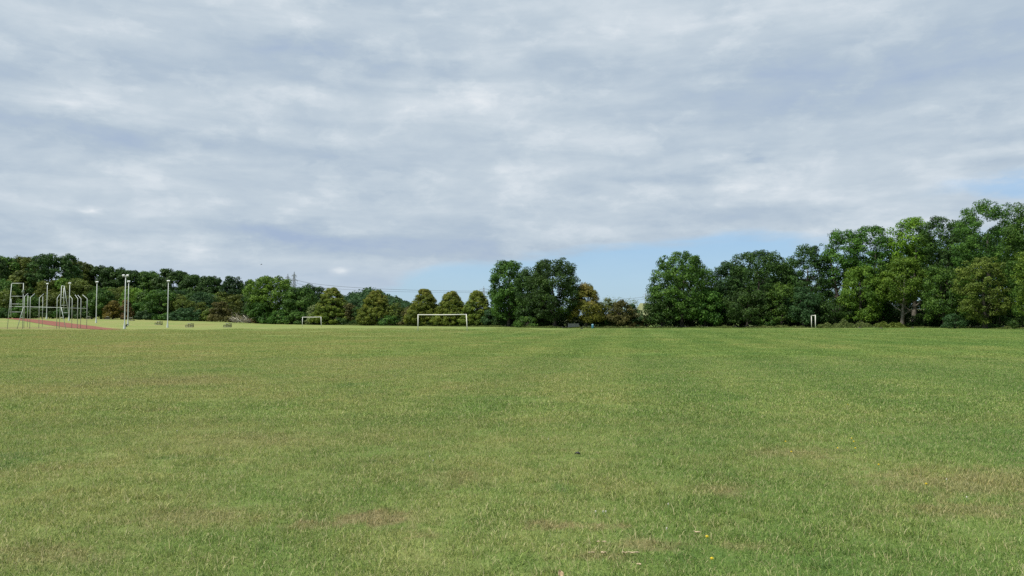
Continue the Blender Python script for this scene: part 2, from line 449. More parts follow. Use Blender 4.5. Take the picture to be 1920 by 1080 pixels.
for i, (px, off, top, hw) in enumerate([(1142,14,556,16),(1158,18,560,12),(1176,14,558,13),(1190,20,562,9)]):
    tree(px, off, top, hw, 'round', 'pale', 'thin pale grey-green sapling rising behind the low hedge', 'sapling', 'sapling', gap=.5, cb=.3, nl=26, group='pale saplings behind the low hedge', leafs=.7)

# ---- turning conical trees in the middle left
for px, top, hw, lab in [(622,540,42,'conical tree with the most orange top, leftmost of the turning row'),
    (706,545,38,'yellow-green conical tree, second of the turning row, alone between brown bushes'),
    (796,542,36,'narrow tall conical tree above the left post of the nearer goal'),
    (846,547,37,'rounded conical tree above the crossbar of the nearer goal'),
    (895,546,35,'conical tree right of the nearer goal beside the dark twin crowns')]:
    tree(px, 0, top, hw, 'cone', 'cone', lab, 'conical_tree', cb=.03, area=.5, nl=95, group='row of conical trees with turning leaves', leafs=.72, lob=.07, flat=.66, rc=(.38, .85))
for px, off, top, hw, m, lab in [
    (655,3,570,18,'brown','brown bush right of the leftmost conical tree'),
    (672,5,575,16,'dark','dark green bush between the brown bush and the second conical tree'),
    (742,4,568,22,'olive','olive bush right of the second conical tree'),
    (766,3,576,16,'brown','brown-green bush left of the narrow tall conical tree'),
    (730,-1,592,24,'mid','fresh green low bush at the foot of the second conical tree'),
    (640,-1,596,24,'dark','dark low bush at the foot of the leftmost conical tree'),
    (820,2,585,24,'dark','dark low bush seen through the nearer goal'),
    (870,2,588,24,'dark','dark low bush behind the right post of the nearer goal'),
    (918,1,580,18,'blue','blue-green bush between the last conical tree and the twin crowns')]:
    bush(px, off, top, hw, m, lab)

# ---- left: edge of the ridge wood
tree(505, 2, 519, 46, 'dome', 'light', 'large light green spreading tree left of the two close pylons', gap=.25, cb=.22)
tree(478, 6, 545, 22, 'full', 'dark', 'dark tree tucked behind the left side of the large light green tree')
tree(562, 2, 541, 36, 'dome', 'mid', 'medium green round tree right of the large light green one', gap=.2, cb=.1)
tree(580, 14, 534, 28, 'dome', 'blue', 'bluish dark tree behind the medium green round tree')
tree(492, -3, 565, 28, 'round', 'mid', 'smaller green tree standing right of the bleached dead branches', gap=.25, cb=.08)
for px, off, top, hw, m, lab in [
    (530,-6,580,26,'mid','green low bush below the large light green tree'),
    (560,-6,584,28,'mid','green low bush left of the farther goal'),
    (590,-4,572,18,'pale','pale grey-green bush beside the leftmost conical tree'),
    (505,-6,592,18,'mid','small green bush at the end of the low green run'),
    (600,-3,592,18,'dark','dark low bush seen through the farther goal')]:
    bush(px, off, top, hw, m, lab)
for px, off, top, hw, k, m, lab, gp in [
    (300,2,545,28,'dome','mid','round green tree left of the tall single lamp column',.15),
    (330,8,552,22,'dome','olive','olive tree behind the tall single lamp column',.1),
    (190,4,546,24,'dome','mid','round green tree behind the third lamp column from the left',.15),
    (142,6,527,30,'dome','olive','olive brown tree rising behind the throwing cage',.15),
    (100,4,548,20,'dome','olive','small olive tree seen through the middle of the throwing cage',.1),
    (60,3,556,22,'dome','mid','small green tree seen between left cage posts',.1),
    (14,3,545,18,'dome','yellow','yellowish tree at the left edge behind the gate tower',.2),
    (262,4,566,18,'dome','mid','small green tree right of the pair of lamp columns',.1)]:
    tree(px, off, top, hw, k, m, lab, cb=.04, gap=gp)
for px, off, top, hw, m, lab in [
    (350,-2,577,34,'blue','wide dark blue-green bush right of the tall single lamp column'),
    (348,5,560,24,'olive','olive bush standing above the wide blue-green bush'),
    (376,4,567,18,'olive','olive bush right of the wide blue-green bush'),
    (390,1,574,12,'yellow','yellow-green bush left of the brown domed bush'),
    (413,0,566,23,'brown','brown domed bush left of the bleached dead branches'),
    (212,-1,564,16,'orange','orange bush left of the pair of lamp columns'),
    (238,0,562,12,'red','russet red bush behind the pair of lamp columns'),
    (275,-2,580,22,'blue','dark blue-green bush at the foot of the wood by the pale-topped bench'),
    (310,-3,585,20,'mid','green bush at the foot of the round green tree'),
    (160,0,575,20,'dark','dark bush behind the right posts of the throwing cage'),
    (120,-1,578,22,'dark','dark bush behind the throwing cage centre'),
    (80,-1,575,24,'dark','dark bush behind the far lamp column'),
    (38,-1,572,20,'mid','green bush seen through the left gate tower'),
    (5,-2,578,20,'dark','dark bush low at the left edge of the wood'),
    (440,1,592,20,'brown','dull brown undergrowth below the dead branches'),
    (470,-1,596,18,'red','russet undergrowth right of the dead branches')]:
    bush(px, off, top, hw, m, lab)
# ridge wood behind: individual crowns
for px, off, top, hw, m, lab in [
    (-30,60,484,45,'dark','ridge tree cut by the left edge of the photo'),
    (8,70,481,34,'mid','light topped ridge tree at the far left'),
    (40,75,483,30,'olive','olive toned ridge tree left of the great dark oak'),
    (101,40,477,46,'dark','great dark oak, the highest crown on the left ridge'),
    (45,35,508,30,'olive','olive tree below and left of the great dark oak'),
    (148,70,489,30,'olive','olive tree on the right shoulder of the great dark oak'),
    (184,75,499,26,'dark','dark ridge tree with a small peak right of the great oak'),
    (212,70,501,26,'dark','dark ridge tree above and left of the double headed lamp column'),
    (242,70,508,24,'dark','dark ridge tree directly behind the pair of lamp columns'),
    (277,75,510,24,'mid','ridge tree midway between the pair of lamp columns and the single one'),
    (322,75,507,34,'dark','wide domed ridge tree behind the head of the tall single lamp column'),
    (362,70,516,24,'dark','ridge tree just right of the wide domed one'),
    (396,65,519,24,'dark','lower dark ridge tree above the brown domed bush'),
    (435,50,520,20,'blue','rounded ridge tree with sky showing through its top'),
    (462,55,527,18,'dark','ridge tree beside the left flank of the large light green tree')]:
    tree(px, off, top, hw, 'dome', m, lab, gap=.4 if px == 435 else .05, group='trees on the left ridge')
g0 = random.Random(3)
for i in range(30):
    px = -60 + i * 18.5 + g0.uniform(-6, 6); off = g0.uniform(15, 50)
    top = 532 + 8 * g0.random() + max(0, px - 150) * .05 - (12 if px < 160 else 0)
    if 490 < px: top += 14
    tree(px, off, top, 24, 'full', g0.choice(['dark', 'mid', 'blue', 'mid', 'olive', 'light']), 'tree on the slope between the field edge and the ridge top, half hidden by others', group='trees on the slope below the ridge', nl=50, cb=.02)
# trees of the far hill (seen between the cones)
def far_wood():
    g = np.random.default_rng(5); cos = []; tints = []
    for i in range(520):
        px = g.uniform(560, 930); Y = g.uniform(540, 740)
        x = xof(px, Y); z = gz(x, Y); w = np.interp(px, [560, 640, 690, 740, 780, 850, 930], [3, 6, 11, 7, 3, 1, 2]); 
        H = w * g.uniform(.75, 1.1) + 3; r = g.uniform(4, 6.5); nlv = 230
        d = g.normal(size=(nlv, 3)); d[:, 2] = np.abs(d[:, 2]); d /= np.linalg.norm(d, axis=1)[:, None]
        c = np.array([x, Y, z]) + d * np.array([r, r, H]) * g.uniform(.85, 1.1, (nlv, 1))
        nrm = d + .5 * g.normal(size=(nlv, 3)); nrm /= np.linalg.norm(nrm, axis=1)[:, None]
        u = np.cross(nrm, g.normal(size=(nlv, 3))); u /= np.linalg.norm(u, axis=1)[:, None]; v = np.cross(nrm, u)
        s = g.uniform(.5, 1.1, nlv)[:, None]
        cos.append(np.stack([c - u * s, c - v * s * .8, c + u * s, c + v * s * .8], 1).reshape(-1, 3))
        tints.append(np.clip(.5 + .25 * g.normal() + .15 * g.normal(size=nlv), 0, 1))
    co = np.concatenate(cos); ti = np.concatenate(tints); n = len(ti)
    me = mesh_np('distant_wood', co, np.arange(n * 4).reshape(-1, 4), 4, LM['blue'], attrs={'tint': ti, 'turn': ti * 0})
    tag(link('distant_wood', me), 'far wooded hill rising behind the conical trees', 'woodland', kind='stuff')
far_wood()

# ------------------------------------------------------------------ weeds, dead branches
def weed_bank(name, px0, px1, Y, h, mat, label, seed, dens=1.0, spike=.5):
    g = np.random.default_rng(seed); x0, x1 = xof(px0, Y), xof(px1, Y); n = int((x1 - x0) * 900 * dens)
    x = g.uniform(x0, x1, n); y = Y + g.normal(size=n) * 1.2
    env = h * (.45 + .55 * np.sin(np.linspace(0, 1, n) * 0 + (x - x0) / (x1 - x0) * math.pi)) * (.7 + .3 * np.sin(x * 1.7 + seed) + .2 * np.sin(x * 4.1))
    z = hgt(x, y) + env * g.random(n) ** .8 * np.exp(-((y - Y) / 1.8) ** 2)
    c = np.stack([x, y, z], 1); nrm = g.normal(size=(n, 3)) + np.array([0, -.6, .5]); nrm /= np.linalg.norm(nrm, axis=1)[:, None]
    u = np.cross(nrm, g.normal(size=(n, 3)) + np.array([0, 0, 0])); u /= np.linalg.norm(u, axis=1)[:, None]; v = np.cross(nrm, u)
    s = g.uniform(.05, .14, n)[:, None]
    co = np.stack([c - u * s * 1.6, c - v * s * .6, c + u * s * 1.6, c + v * s * .6], 1).reshape(-1, 3)
    ti = np.clip(.5 + .28 * g.normal(size=n), 0, 1)
    tag(link(name, mesh_np(name, co, np.arange(n * 4).reshape(-1, 4), 4, mat, attrs={'tint': ti, 'turn': ti * 0})), label, 'weeds', kind='stuff')
weed_bank('weed_bank', 1535, 1640, 141, 1.55, LM['weed'], 'bank of grey-green weeds and nettles right of the edge-on goal', 1)
weed_bank('yellow_weeds', 1640, 1690, 141, 1.5, LM['yellow'], 'yellow flowering weeds at the foot of the wood', 2, 1.0)
weed_bank('edge_weeds', 1400, 1520, 150, .6, LM['weed'], 'thin line of weeds along the foot of the wood left of the edge-on goal', 3, .5)
def rough_edge():
    g = np.random.default_rng(77); n = 60000
    px = g.uniform(480, 2000, n); T = Tf(px)
    Y = T - 3.4 - np.abs(g.normal(size=n)) * 1.1 + .8 * np.sin(px * .05) + .5 * np.sin(px * .13); x = (px - 960) / FPX * Y
    env = .30 * (1 + .7 * np.sin(px * .031) * np.sin(px * .087)) * (.4 + .6 * (Y - T + 6.5).clip(0, 3) / 3)
    z = hgt(x, Y) + env * g.random(n)
    c = np.stack([x, Y, z], 1); nrm = g.normal(size=(n, 3)) + np.array([0, -.6, .3]); nrm /= np.linalg.norm(nrm, axis=1)[:, None]
    u = np.stack([.3 * g.normal(size=n), .3 * g.normal(size=n), np.ones(n)], 1); u /= np.linalg.norm(u, axis=1)[:, None]; v = np.cross(nrm, u)
    sz = g.uniform(.05, .13, n)[:, None]
    co = np.stack([c - u * sz * 1.5, c - v * sz * .5, c + u * sz * 1.5, c + v * sz * .5], 1).reshape(-1, 3)
    ti = np.clip(.5 + .28 * g.normal(size=n), 0, 1)
    tag(link('rough_grass', mesh_np('rough_grass', co, np.arange(n * 4).reshape(-1, 4), 4, LM['weed'], attrs={'tint': ti, 'turn': ti * 0})), 'uncut rough grass along the foot of the trees', 'grass', kind='stuff')
rough_edge()
weed_bank('edge_growth', 1115, 1235, 160, .5, LM['weed'], 'low rough grass below the reddish hedge in the gap', 4, .5)

def branch_pile():
    e = empty('dead_branch_pile', gpt(448, 232), 'tangle of bleached dead branches lying at the field edge', 'dead branches')
    g = random.Random(11); mb = MB(); o = gpt(448, 232)
    for i in range(80):
        x = g.uniform(-3.2, 3.0); L = g.uniform(1.2, 3.6); a = g.uniform(.15, 1.3) ; s = g.choice((-1, -1, 1))
        p0 = Vector((x + 1.2, g.uniform(-1, 1), g.uniform(0, .9))); 
        d = Vector((s * math.cos(a), g.uniform(-.4, .4), math.sin(a) * .8)).normalized()
        p1 = p0 + d * L * .5 + Vector((0, 0, .15)); p2 = p0 + d * L + Vector((0, 0, -.1))
        r = g.uniform(.02, .05); mb.tube([p0, p1, p2], [r, r * .8, r * .3], 5)
    mb.build('twigs', M_DEAD, e, True)
    mb = MB(); PALE = paint('bare_pale_wood', (.60, .56, .46), .7)
    for (a, b, c, r) in [((2.6,0,.1),(2.3,0,1.6),(1.5,0,2.5),.09),((2.0,-.6,.1),(.2,-.5,1.0),(-1.2,-.4,1.5),.10),((1.3,-.7,.2),(0,-.6,1.3),(-.6,-.5,1.9),.07),((.6,-.5,.2),(-.9,-.3,1.5),(-2.3,0,2.0),.07)]:
        mb.tube([a, b, c], [r, r * .8, r * .4], 7)
    mb.build('limbs', PALE, e, True)
branch_pile()

# ------------------------------------------------------------------ turf colour (shared by ground and blades)
def turf_group():
    nt = bpy.data.node_groups.new('turf_colour', 'ShaderNodeTree')
    nt.interface.new_socket('Color', in_out='OUTPUT', socket_type='NodeSocketColor')
    nt.interface.new_socket('Dry', in_out='OUTPUT', socket_type='NodeSocketFloat')
    n = N(nt); out = n.new('NodeGroupOutput')
    pos = n.new('ShaderNodeNewGeometry').outputs['Position']
    x, y, z = n.sep(pos)
    p = n.xyz(x, y, 0)
    a = n.noise(p, .07, 3, .55, .6); b = n.noise(p, .38, 4, .6, .4); c = n.noise(n.vm('ADD', p, (31, 7, 0)), 1.7, 4, .6, .3); d = n.noise(p, 6.0, 3, .6)
    # side: left of the pitch is drier
    side = n.mr(n.m('DIVIDE', x, n.m('ADD', n.m('ABSOLUTE', y), 12)), -.55, .45, .60, .24)
    f = n.m('ADD', n.m('ADD', n.m('MULTIPLY', n.m('SUBTRACT', a, .5), 1.1), n.m('MULTIPLY', n.m('SUBTRACT', b, .5), .9)), n.m('ADD', n.m('MULTIPLY', n.m('SUBTRACT', c, .5), .7), side))
    col = n.ramp(f, [(0, (.148,.240,.056)), (.28, (.203,.280,.072)), (.5, (.260,.303,.092)), (.75, (.31,.312,.110)), (1, (.37,.325,.145))])
    # tired brown spots
    s = n.noise(n.vm('ADD', p, (5, 50, 0)), .55, 5, .7, .8)
    spot = n.mr(n.m('ADD', s, n.m('MULTIPLY', n.m('SUBTRACT', d, .5), .25)), .62, .76, 0, .6)
    col = n.mix(spot, col, (.30, .215, .115, 1))
    # clover and darker coarse grass
    k = n.mr(n.noise(n.vm('ADD', p, (80, 3, 0)), .8, 4, .65, .5), .60, .72, 0, .45)
    col = n.mix(k, col, (.075, .175, .045, 1))
    # mowing stripes fan away towards the gap
    sx = n.m('SUBTRACT', x, n.m('MULTIPLY', y, .16))
    st = n.m('SINE', n.m('MULTIPLY', sx, 1.43))
    stf = n.m('MULTIPLY', n.mr(st, -.5, .5), n.m('MULTIPLY', n.mr(x, -9, 1), .42))
    col = n.mix(stf, col, n.mix(1.0, col, (.64, .78, .64, 1), 'MULTIPLY'))
    # worn areas: (x, y, rx, ry)
    for (cx, cy, rx, ry, cc, am) in [(xof(45,172),172,17,13,(.27,.215,.10),.7),(xof(1524,140),140,4.5,2.2,(.36,.30,.15),.8),(xof(1750,143),143,9,2.4,(.24,.17,.10),.9),(xof(585,186),186,3,2.5,(.28,.24,.08),.5),(xof(370,215),215,7,6,(.30,.21,.09),.35),(xof(830,107),107,5,3,(.24,.22,.09),.35)]:
        q = n.vm('LENGTH', n.vm('DIVIDE', n.vm('SUBTRACT', p, (cx, cy, 0)), (rx, ry, 1)))
        q = n.m('ADD', q, n.m('MULTIPLY', n.m('SUBTRACT', b, .5), .9))
        col = n.mix(n.mr(q, .6, 1.1, am, 0), col, c4(cc))
    for (bx, by, rx, ry, am) in [(735,972,.45,.28,.55),(700,985,.3,.2,.6),(385,975,.7,.35,.5),(1070,996,.40,.16,.8),(1190,1030,.30,.16,.7),(1110,1050,.3,.12,.6),(1345,920,.35,.25,.6),(1850,915,1.2,.9,.6),(1790,960,.8,.3,.55),(1490,855,.6,.5,.5),(590,998,.3,.15,.6),(1390,1040,.3,.12,.5),(320,715,2.2,2.0,.5),(120,1055,.5,.3,.5),(850,905,.5,.4,.35),(480,830,.9,.7,.4)]:
        Yq = ground_at(bx, by)
        q = n.vm('LENGTH', n.vm('DIVIDE', n.vm('SUBTRACT', p, (xof(bx, Yq), Yq, 0)), (rx, ry, 1)))
        q = n.m('ADD', q, n.m('ADD', n.m('MULTIPLY', n.m('SUBTRACT', c, .5), 2.4), n.m('MULTIPLY', n.m('SUBTRACT', d, .5), 2.6)))
        col = n.mix(n.mr(q, .3, 1.3, am * .72, 0), col, (.33, .235, .135, 1))
    # straw-coloured fields well beyond the trees
    far = n.mr(y, 420, 520); col = n.mix(n.m('MULTIPLY', far, .85), col, n.mix(n.noise(p, .012, 3), (.20,.22,.10,1), (.36,.34,.19,1)))
    nt.links.new(col, out.inputs[0]); nt.links.new(spot, out.inputs[1])
    return nt
TG = turf_group()
def grp(n):
    g = n.new('ShaderNodeGroup'); g.node_tree = TG; return g.outputs

def ground_mat():
    m, n, out = newmat('turf')
    col = grp(n)[0]
    pos = n.new('ShaderNodeNewGeometry').outputs['Position']
    y = n.sep(pos)[1]
    f1 = n.noise(pos, 9, 6, .75); f2 = n.noise(pos, 2.2, 5, .7); f3 = n.noise(n.vm('MULTIPLY', pos, (.35, 1, 1)), .9, 5, .7)
    col = n.mix(1, col, (.76,.785,.77,1), 'MULTIPLY')
    v = n.m('ADD', n.m('MULTIPLY', n.m('SUBTRACT', f1, .5), 1.0), n.m('ADD', n.m('MULTIPLY', n.m('SUBTRACT', f2, .5), .7), n.m('MULTIPLY', n.m('SUBTRACT', f3, .5), .6)))
    col = n.mix(n.mr(v, -.05, -.5, 0, .45), col, n.mix(1, col, (.50,.58,.48,1), 'MULTIPLY'))  # dark noise streaks: the grass's self-shading painted into the turf colour
    col = n.mix(n.mr(v, .05, .5, 0, .40), col, n.mix(1, col, (1.45,1.32,1.35,1), 'MULTIPLY'))
    b = n.new('ShaderNodeBsdfPrincipled'); n.put(b.inputs['Base Color'], col); b.inputs['Roughness'].default_value = .95
    b.inputs['Specular IOR Level'].default_value = .15
    bp = n.new('ShaderNodeBump'); bp.inputs['Distance'].default_value = .12; bp.inputs['Strength'].default_value = .8; n.put(bp.inputs['Height'], n.m('ADD', f2, n.m('MULTIPLY', f1, .5)))
    n.nt.links.new(bp.outputs[0], b.inputs['Normal'])
    n.nt.links.new(b.outputs[0], out.inputs[0]); return m
def build_ground():
    xs = np.concatenate([-np.geomspace(6000, 130, 26)[:-1], np.arange(-130, 130, 2.5), np.geomspace(130, 6000, 26)])
    ys = np.concatenate([np.array([-400, -100, -30, -8, 0, 4, 10, 20]), np.arange(30, 290, 2.5), np.geomspace(290, 800, 40), np.geomspace(860, 8000, 14)])
    X, Y = np.meshgrid(xs, ys); Z = hgt(X, Y)
    co = np.stack([X.ravel(), Y.ravel(), Z.ravel()], 1); w = len(xs); h = len(ys)
    i = np.arange(h - 1)[:, None] * w + np.arange(w - 1)[None]
    f = np.stack([i, i + 1, i + w + 1, i + w], -1).reshape(-1, 4)
    me = mesh_np('ground', co, f, 4, ground_mat(), True)
    o = tag(link('ground', me), 'mown grass playing field', None, kind='structure')
    bvh = BVHTree.FromPolygons([Vector(c) for c in co], [tuple(int(q) for q in r) for r in f])
    return bvh
BVH = build_ground()
def onground(x, y):
    h = BVH.ray_cast(Vector((x, y, 200)), Vector((0, 0, -1)))
    return h[0].z if h[0] else gz(x, y)

def woodland_floor():
    pxs = np.arange(490, 2060, 6); K = 14; co = []
    for i, q in enumerate(pxs):
        T = float(Tf(q)); a = T - 2.6 + .7 * math.sin(q * .06) + .5 * math.sin(q * .17)
        for k in range(K):
            y = a + (52 if q > 1230 or q < 1185 else 26) * k / (K - 1); x = (q - 960) / FPX * y
            co.append((x, y, max(onground(x, y), gz(x, y)) + .04))
    n_ = len(pxs); i = (np.arange(n_ - 1)[:, None] * K + np.arange(K - 1)[None])
    f = np.stack([i, i + K, i + K + 1, i + 1], -1).reshape(-1, 4)
    m, n, out = newmat('leaf_litter')
    pos = n.new('ShaderNodeNewGeometry').outputs['Position']
    c = n.mix(n.noise(pos, .8, 6, .7), (.030,.032,.014,1), (.085,.070,.038,1))
    b = n.new('ShaderNodeBsdfPrincipled'); n.put(b.inputs['Base Color'], c); b.inputs['Roughness'].default_value = 1
    n.nt.links.new(b.outputs[0], out.inputs[0])
    tag(link('woodland_floor', mesh_np('woodland_floor', np.array(co), f, 4, m, True)), 'dark leaf litter under the trees', kind='structure')
woodland_floor()
# running track ribbon
def build_track():
    up = [(12,595.8),(60,598.6),(100,602.5),(140,607.2),(180,612),(228,617.2)]
    lo = [(12,597.6),(60,604.4),(100,610.8),(140,615.2),(180,617.9),(228,619.6)]
    def pts(tab):
        a = []
        for px, py in tab:
            Y = ground_at(px, py); a.append(Vector((xof(px, Y), Y, 0)))
        return a
    U, L = pts(up), pts(lo)
    def res(a, n=70):
        d = [0]
        for i in range(1, len(a)): d.append(d[-1] + (a[i] - a[i-1]).length)
        t = np.linspace(0, d[-1], n); return np.interp(t, d, [p.x for p in a]), np.interp(t, d, [p.y for p in a])
    ux, uy = res(U); lx, ly = res(L); co = []; K = 10
    for i in range(len(ux)):
        for k in range(K):
            f = k / (K - 1); x = ux[i] * (1 - f) + lx[i] * f; y = uy[i] * (1 - f) + ly[i] * f
            co.append((x, y, onground(x, y) + .05))
    i = (np.arange(len(ux) - 1)[:, None] * K + np.arange(K - 1)[None])
    f = np.stack([i, i + K, i + K + 1, i + 1], -1).reshape(-1, 4)
    m, n, out = newmat('red_track_surface')
    pos = n.new('ShaderNodeNewGeometry').outputs['Position']
    c = n.mix(n.noise(pos, .6, 5, .6), (.165,.048,.026,1), (.225,.074,.044,1))
    b = n.new('ShaderNodeBsdfPrincipled'); n.put(b.inputs['Base Color'], c); b.inputs['Roughness'].default_value = .9
    n.nt.links.new(b.outputs[0], out.inputs[0])
    o = link('running_track', mesh_np('running_track', np.array(co), f, 4, m, True))
    tag(o, 'faded red running track curving behind the throwing cage', kind='structure')
build_track()

# ------------------------------------------------------------------ goals
def goal(pl, Yl, pr, Yr, label, r=.06, lean=0, leanl=0):
    a = gpt(pl, Yl); b = gpt(pr, Yr); c = (a + b) / 2
    e = empty('football_goal', c, label, 'football goal', 'white football goals on the field')
    H = 2.44
    at_ = a - c + Vector((leanl, 0, H)); bt = b - c + Vector((lean, 0, H))
    MB().tube([a - c + Vector((0,0,-.1)), at_ + Vector((0,0,.06))], r, 10).build('post', M_WHITE, e, True)
    MB().tube([b - c + Vector((0,0,-.1)), bt + Vector((0,0,.06))], r, 10).build('post', M_WHITE, e, True)
    d = (bt - at_).normalized()
    mid = (at_ + bt) / 2 - Vector((0, 0, .03))
    MB().tube([at_ + d * r, mid, bt - d * r], r * .95, 10).build('crossbar', M_WHITE, e, True)
goal(784, 111, 876.5, 106.5, 'nearer white goal frame without a net, in front of the conical trees', r=.065, lean=-.17)
goal(567.5, 187, 603, 182, 'farther small white goal frame at the left field edge below the leftmost conical tree', r=.07, lean=-.12)
goal(1521, 143, 1528.3, 136, 'white goal seen almost edge-on before the dark right hand wood', r=.07)

# ------------------------------------------------------------------ lamp columns
def lamp(px, Y, top, heads, label, group='floodlight columns by the running track'):
    b = gpt(px, Y); H = P(px, top, Y).z - b.z
    e = empty('floodlight_column', b, label, 'floodlight', group)
    MB().lathe([(.27,-.1),(.27,.05),(.24,.3),(.13,1.5),(.115,1.9),(.105,H*.55),(.075,H-.45)], n=12).build('pole', M_LAMP, e, True)
    mb = MB(); w = .32 if heads == 1 else .68
    mb.tube([(-w,0,H-.45),(w,0,H-.45)], .06, 8); mb.tube([(0,0,H-.5),(0,0,H-.2)], .08, 8)
    mb.build('head_bracket', M_GALV, e, True)
    for x in ([-.16, .22] if heads == 1 else [-.45, .45]):
        rot = Matrix.Rotation(R(28), 3, 'X')
        k = MB().box((x, -.10, H - .15), (.34 if heads == 1 else .50, .36, .24), rot)
        h = k.build('lamp_head', M_LHEAD, e)
        bv = h.modifiers.new('b', 'BEVEL'); bv.width = .04; bv.segments = 2
    MB().box((0, -.165, 3.6), (.13, .03, .22)).build('cable_cover', M_GALV, e)
lamp(234.5, 163, 515, 2, 'tallest floodlight column with a wide double head, at the end of the red track')
lamp(240.5, 196, 526.5, 1, 'floodlight column just behind and right of the tallest one')
lamp(315, 190, 525.5, 1, 'single floodlight column standing on grass right of the red track')
lamp(181, 212, 527.5, 1, 'floodlight column between the throwing cage and the tallest column')
lamp(130, 231, 530, 1, 'floodlight column behind the middle of the throwing cage')
lamp(88, 250, 531, 1, 'farthest floodlight column, behind the left posts of the throwing cage')

# ------------------------------------------------------------------ throwing cage
def cage():
    Y0 = 162; o = gpt(90, Y0)
    e = empty('throwing_cage', o, 'tall steel hammer throwing cage frame with bent posts and no netting', 'throwing cage')
    def q(px, py, Y): return P(px, py, Y) - o
    def foot(px, Y): return gpt(px, Y) - o - Vector((0, 0, .1))
    for (px, Y, by, tx, ty) in [(57,168,558,65,550.5),(74,171,558,82,551),(107.3,166,559,112,552),(46,172,556,52.5,550),(135.5,172,560,131,555),(146,166,560,141,553),(152,170,560,146,553.5),(163.5,164,560,155,553)]:
        MB().tube([foot(px, Y), q(px, by, Y), q(tx, ty, Y + 1.5)], .062, 8).build('post', M_GALV, e, True)
    for (px, Y, t, b) in [(52.5,180,553,580),(80.5,180,556,583)]:
        MB().tube([foot(px, Y), q(px, t, Y)], .05, 8).build('post', M_GALV, e, True)
    # gate towers
    def tower(segs, rungs, Y):
        g = MB()
        for (a, b) in segs:
            pa = q(*a, Y) if a[1] else foot(a[0], Y); pb = q(*b, Y) if b[1] else foot(b[0], Y); g.tube([pa, pb], .066, 8)
        ob = g.build('gate_frame', M_GALV, e, True)
        for (x0, x1, yy) in rungs: MB().tube([q(x0, yy, Y + .05), q(x1, yy, Y + .05)], .05, 6).build('rung', M_GALV, ob, True)
    tower([((15,0),(22,532)),((22,531.3),(44.3,531.3)),((44.2,531),(43.6,0)),((33,0),(44,576)),((20.5,594),(20.8,560))], [(20.5,44,555.5),(19.3,44,570),(18.5,44,585),(38,44,595.5)], Y0)
    tower([((112,0),(115.6,536)),((115.6,535.8),(120.5,536.5)),((120.5,536),(128.5,588)),((124.8,0),(114.8,576)),((119.5,540),(119.8,584))], [(115,122,558),(114,126,572.5),(113,125,577),(113.5,119,595.5),(119,128.5,586.5)], Y0 + 1)
    MB().tube([q(18, 574.6, Y0 + .3), q(90, 576.2, Y0 + 1), q(162, 578.4, Y0 + 1.5)], .06, 6).build('rail', M_GALV, e, True)
    MB().tube([q(43.6, 542, Y0), q(43.4, 547, Y0), q(43.0, 551, Y0)], [.05, .30, .12], 8).build('rag', M_CLOTH, e, True)
cage()

# ------------------------------------------------------------------ picnic benches
def picnic(px, Y, label, back=True, rz=0):
    b = gpt(px, Y)
    e = empty('picnic_bench', b, label, 'picnic bench', 'picnic benches along the field edge', rz)
    t = MB()
    for k in range(4): t.box((0, -.30 + k * .2, .98), (.95, .18, .05))
    t.build('table_top', M_TOP, e)
    f = MB()
    for y in (-.42, .42):
        f.tube([(-.05, y, .0), (-.05, y, .95)], .09, 6); f.tube([(-.85, y, .05), (.85, y, .05)], .07, 6)
        f.tube([(-.35, y, .90), (.45, y, .90)], .06, 6)
    f.build('frame', M_DARK, e)
    for s in (-1, 1):
        k = MB().box((s * .62, 0, .56), (.46, 1.05, .13)); k.build('seat', M_DARK, e)
        for y in (-.42, .42):
            for xx in (.80, .42): MB().tube([(s * xx, y, 0), (s * xx, y, .54)], .07, 6).build('leg', M_DARK, e)
    if back: MB().tube([(.87, -.42, .05), (.87, -.42, 1.0), (.87, .42, 1.0), (.87, .42, .05)], .075, 6).build('backrest', M_DARK, e)
picnic(427, 190, 'picnic bench on the grass nearest the dead branches')
picnic(356, 194, 'picnic bench between the single floodlight column and the dead branches')
picnic(298, 212, 'picnic bench just left of the single floodlight column')
picnic(247, 238, 'pale-topped picnic bench right behind the pair of lamp columns', back=False)
picnic(203, 255, 'distant picnic bench by the orange bush', back=False)
picnic(168, 255, 'distant picnic bench between the throwing cage and the third lamp column', back=False)

# ------------------------------------------------------------------ bins, fence, birds, molehills
def bins():
    b = gpt(1111, 157)
    e = empty('litter_bin', b, 'blue litter bin at the foot of the golden conical tree', 'litter bin')
    MB().lathe([(.20,0),(.24,.05),(.25,.72),(.22,.75)], n=18).build('body', M_BLUE, e, True)
    MB().lathe([(.27,.752),(.27,.80),(.20,.90),(.05,.94)], n=18).build('lid', paint('pale_blue_lid', (.18,.34,.42), .4), e, True)
    b = gpt(237.8, 186)
    e = empty('leaning_sign_board', b, 'small black board leaning beside the foot of the second lamp column', 'board')
    rot = Matrix.Rotation(R(32), 3, 'Y')
    MB().box((0, 0, .33), (.16, .5, .78), rot).build('board', M_BLACK, e)
    MB().box((-.05, 0, .04), (.75, .12, .08)).build('foot', M_BLACK, e)
bins()
def fence():
    Y = 163.5; a = gpt(1074, Y); e = empty('timber_fence', a, 'weathered grey timber fence glimpsed between trunks by the golden tree', 'fence')
    g = MB(); w = .16
    for k in range(15):
        h = 1.0 + .04 * math.sin(k * 2.1); g.box((-1.0 + k * w, 0, h / 2), (w - .012, .025, h))
    g.build('boards', M_WOODG, e)
    for x in (-1.0, .2, 1.3): MB().box((x, .07, .55), (.1, .1, 1.1)).build('fence_post', M_WOODG, e)
fence()
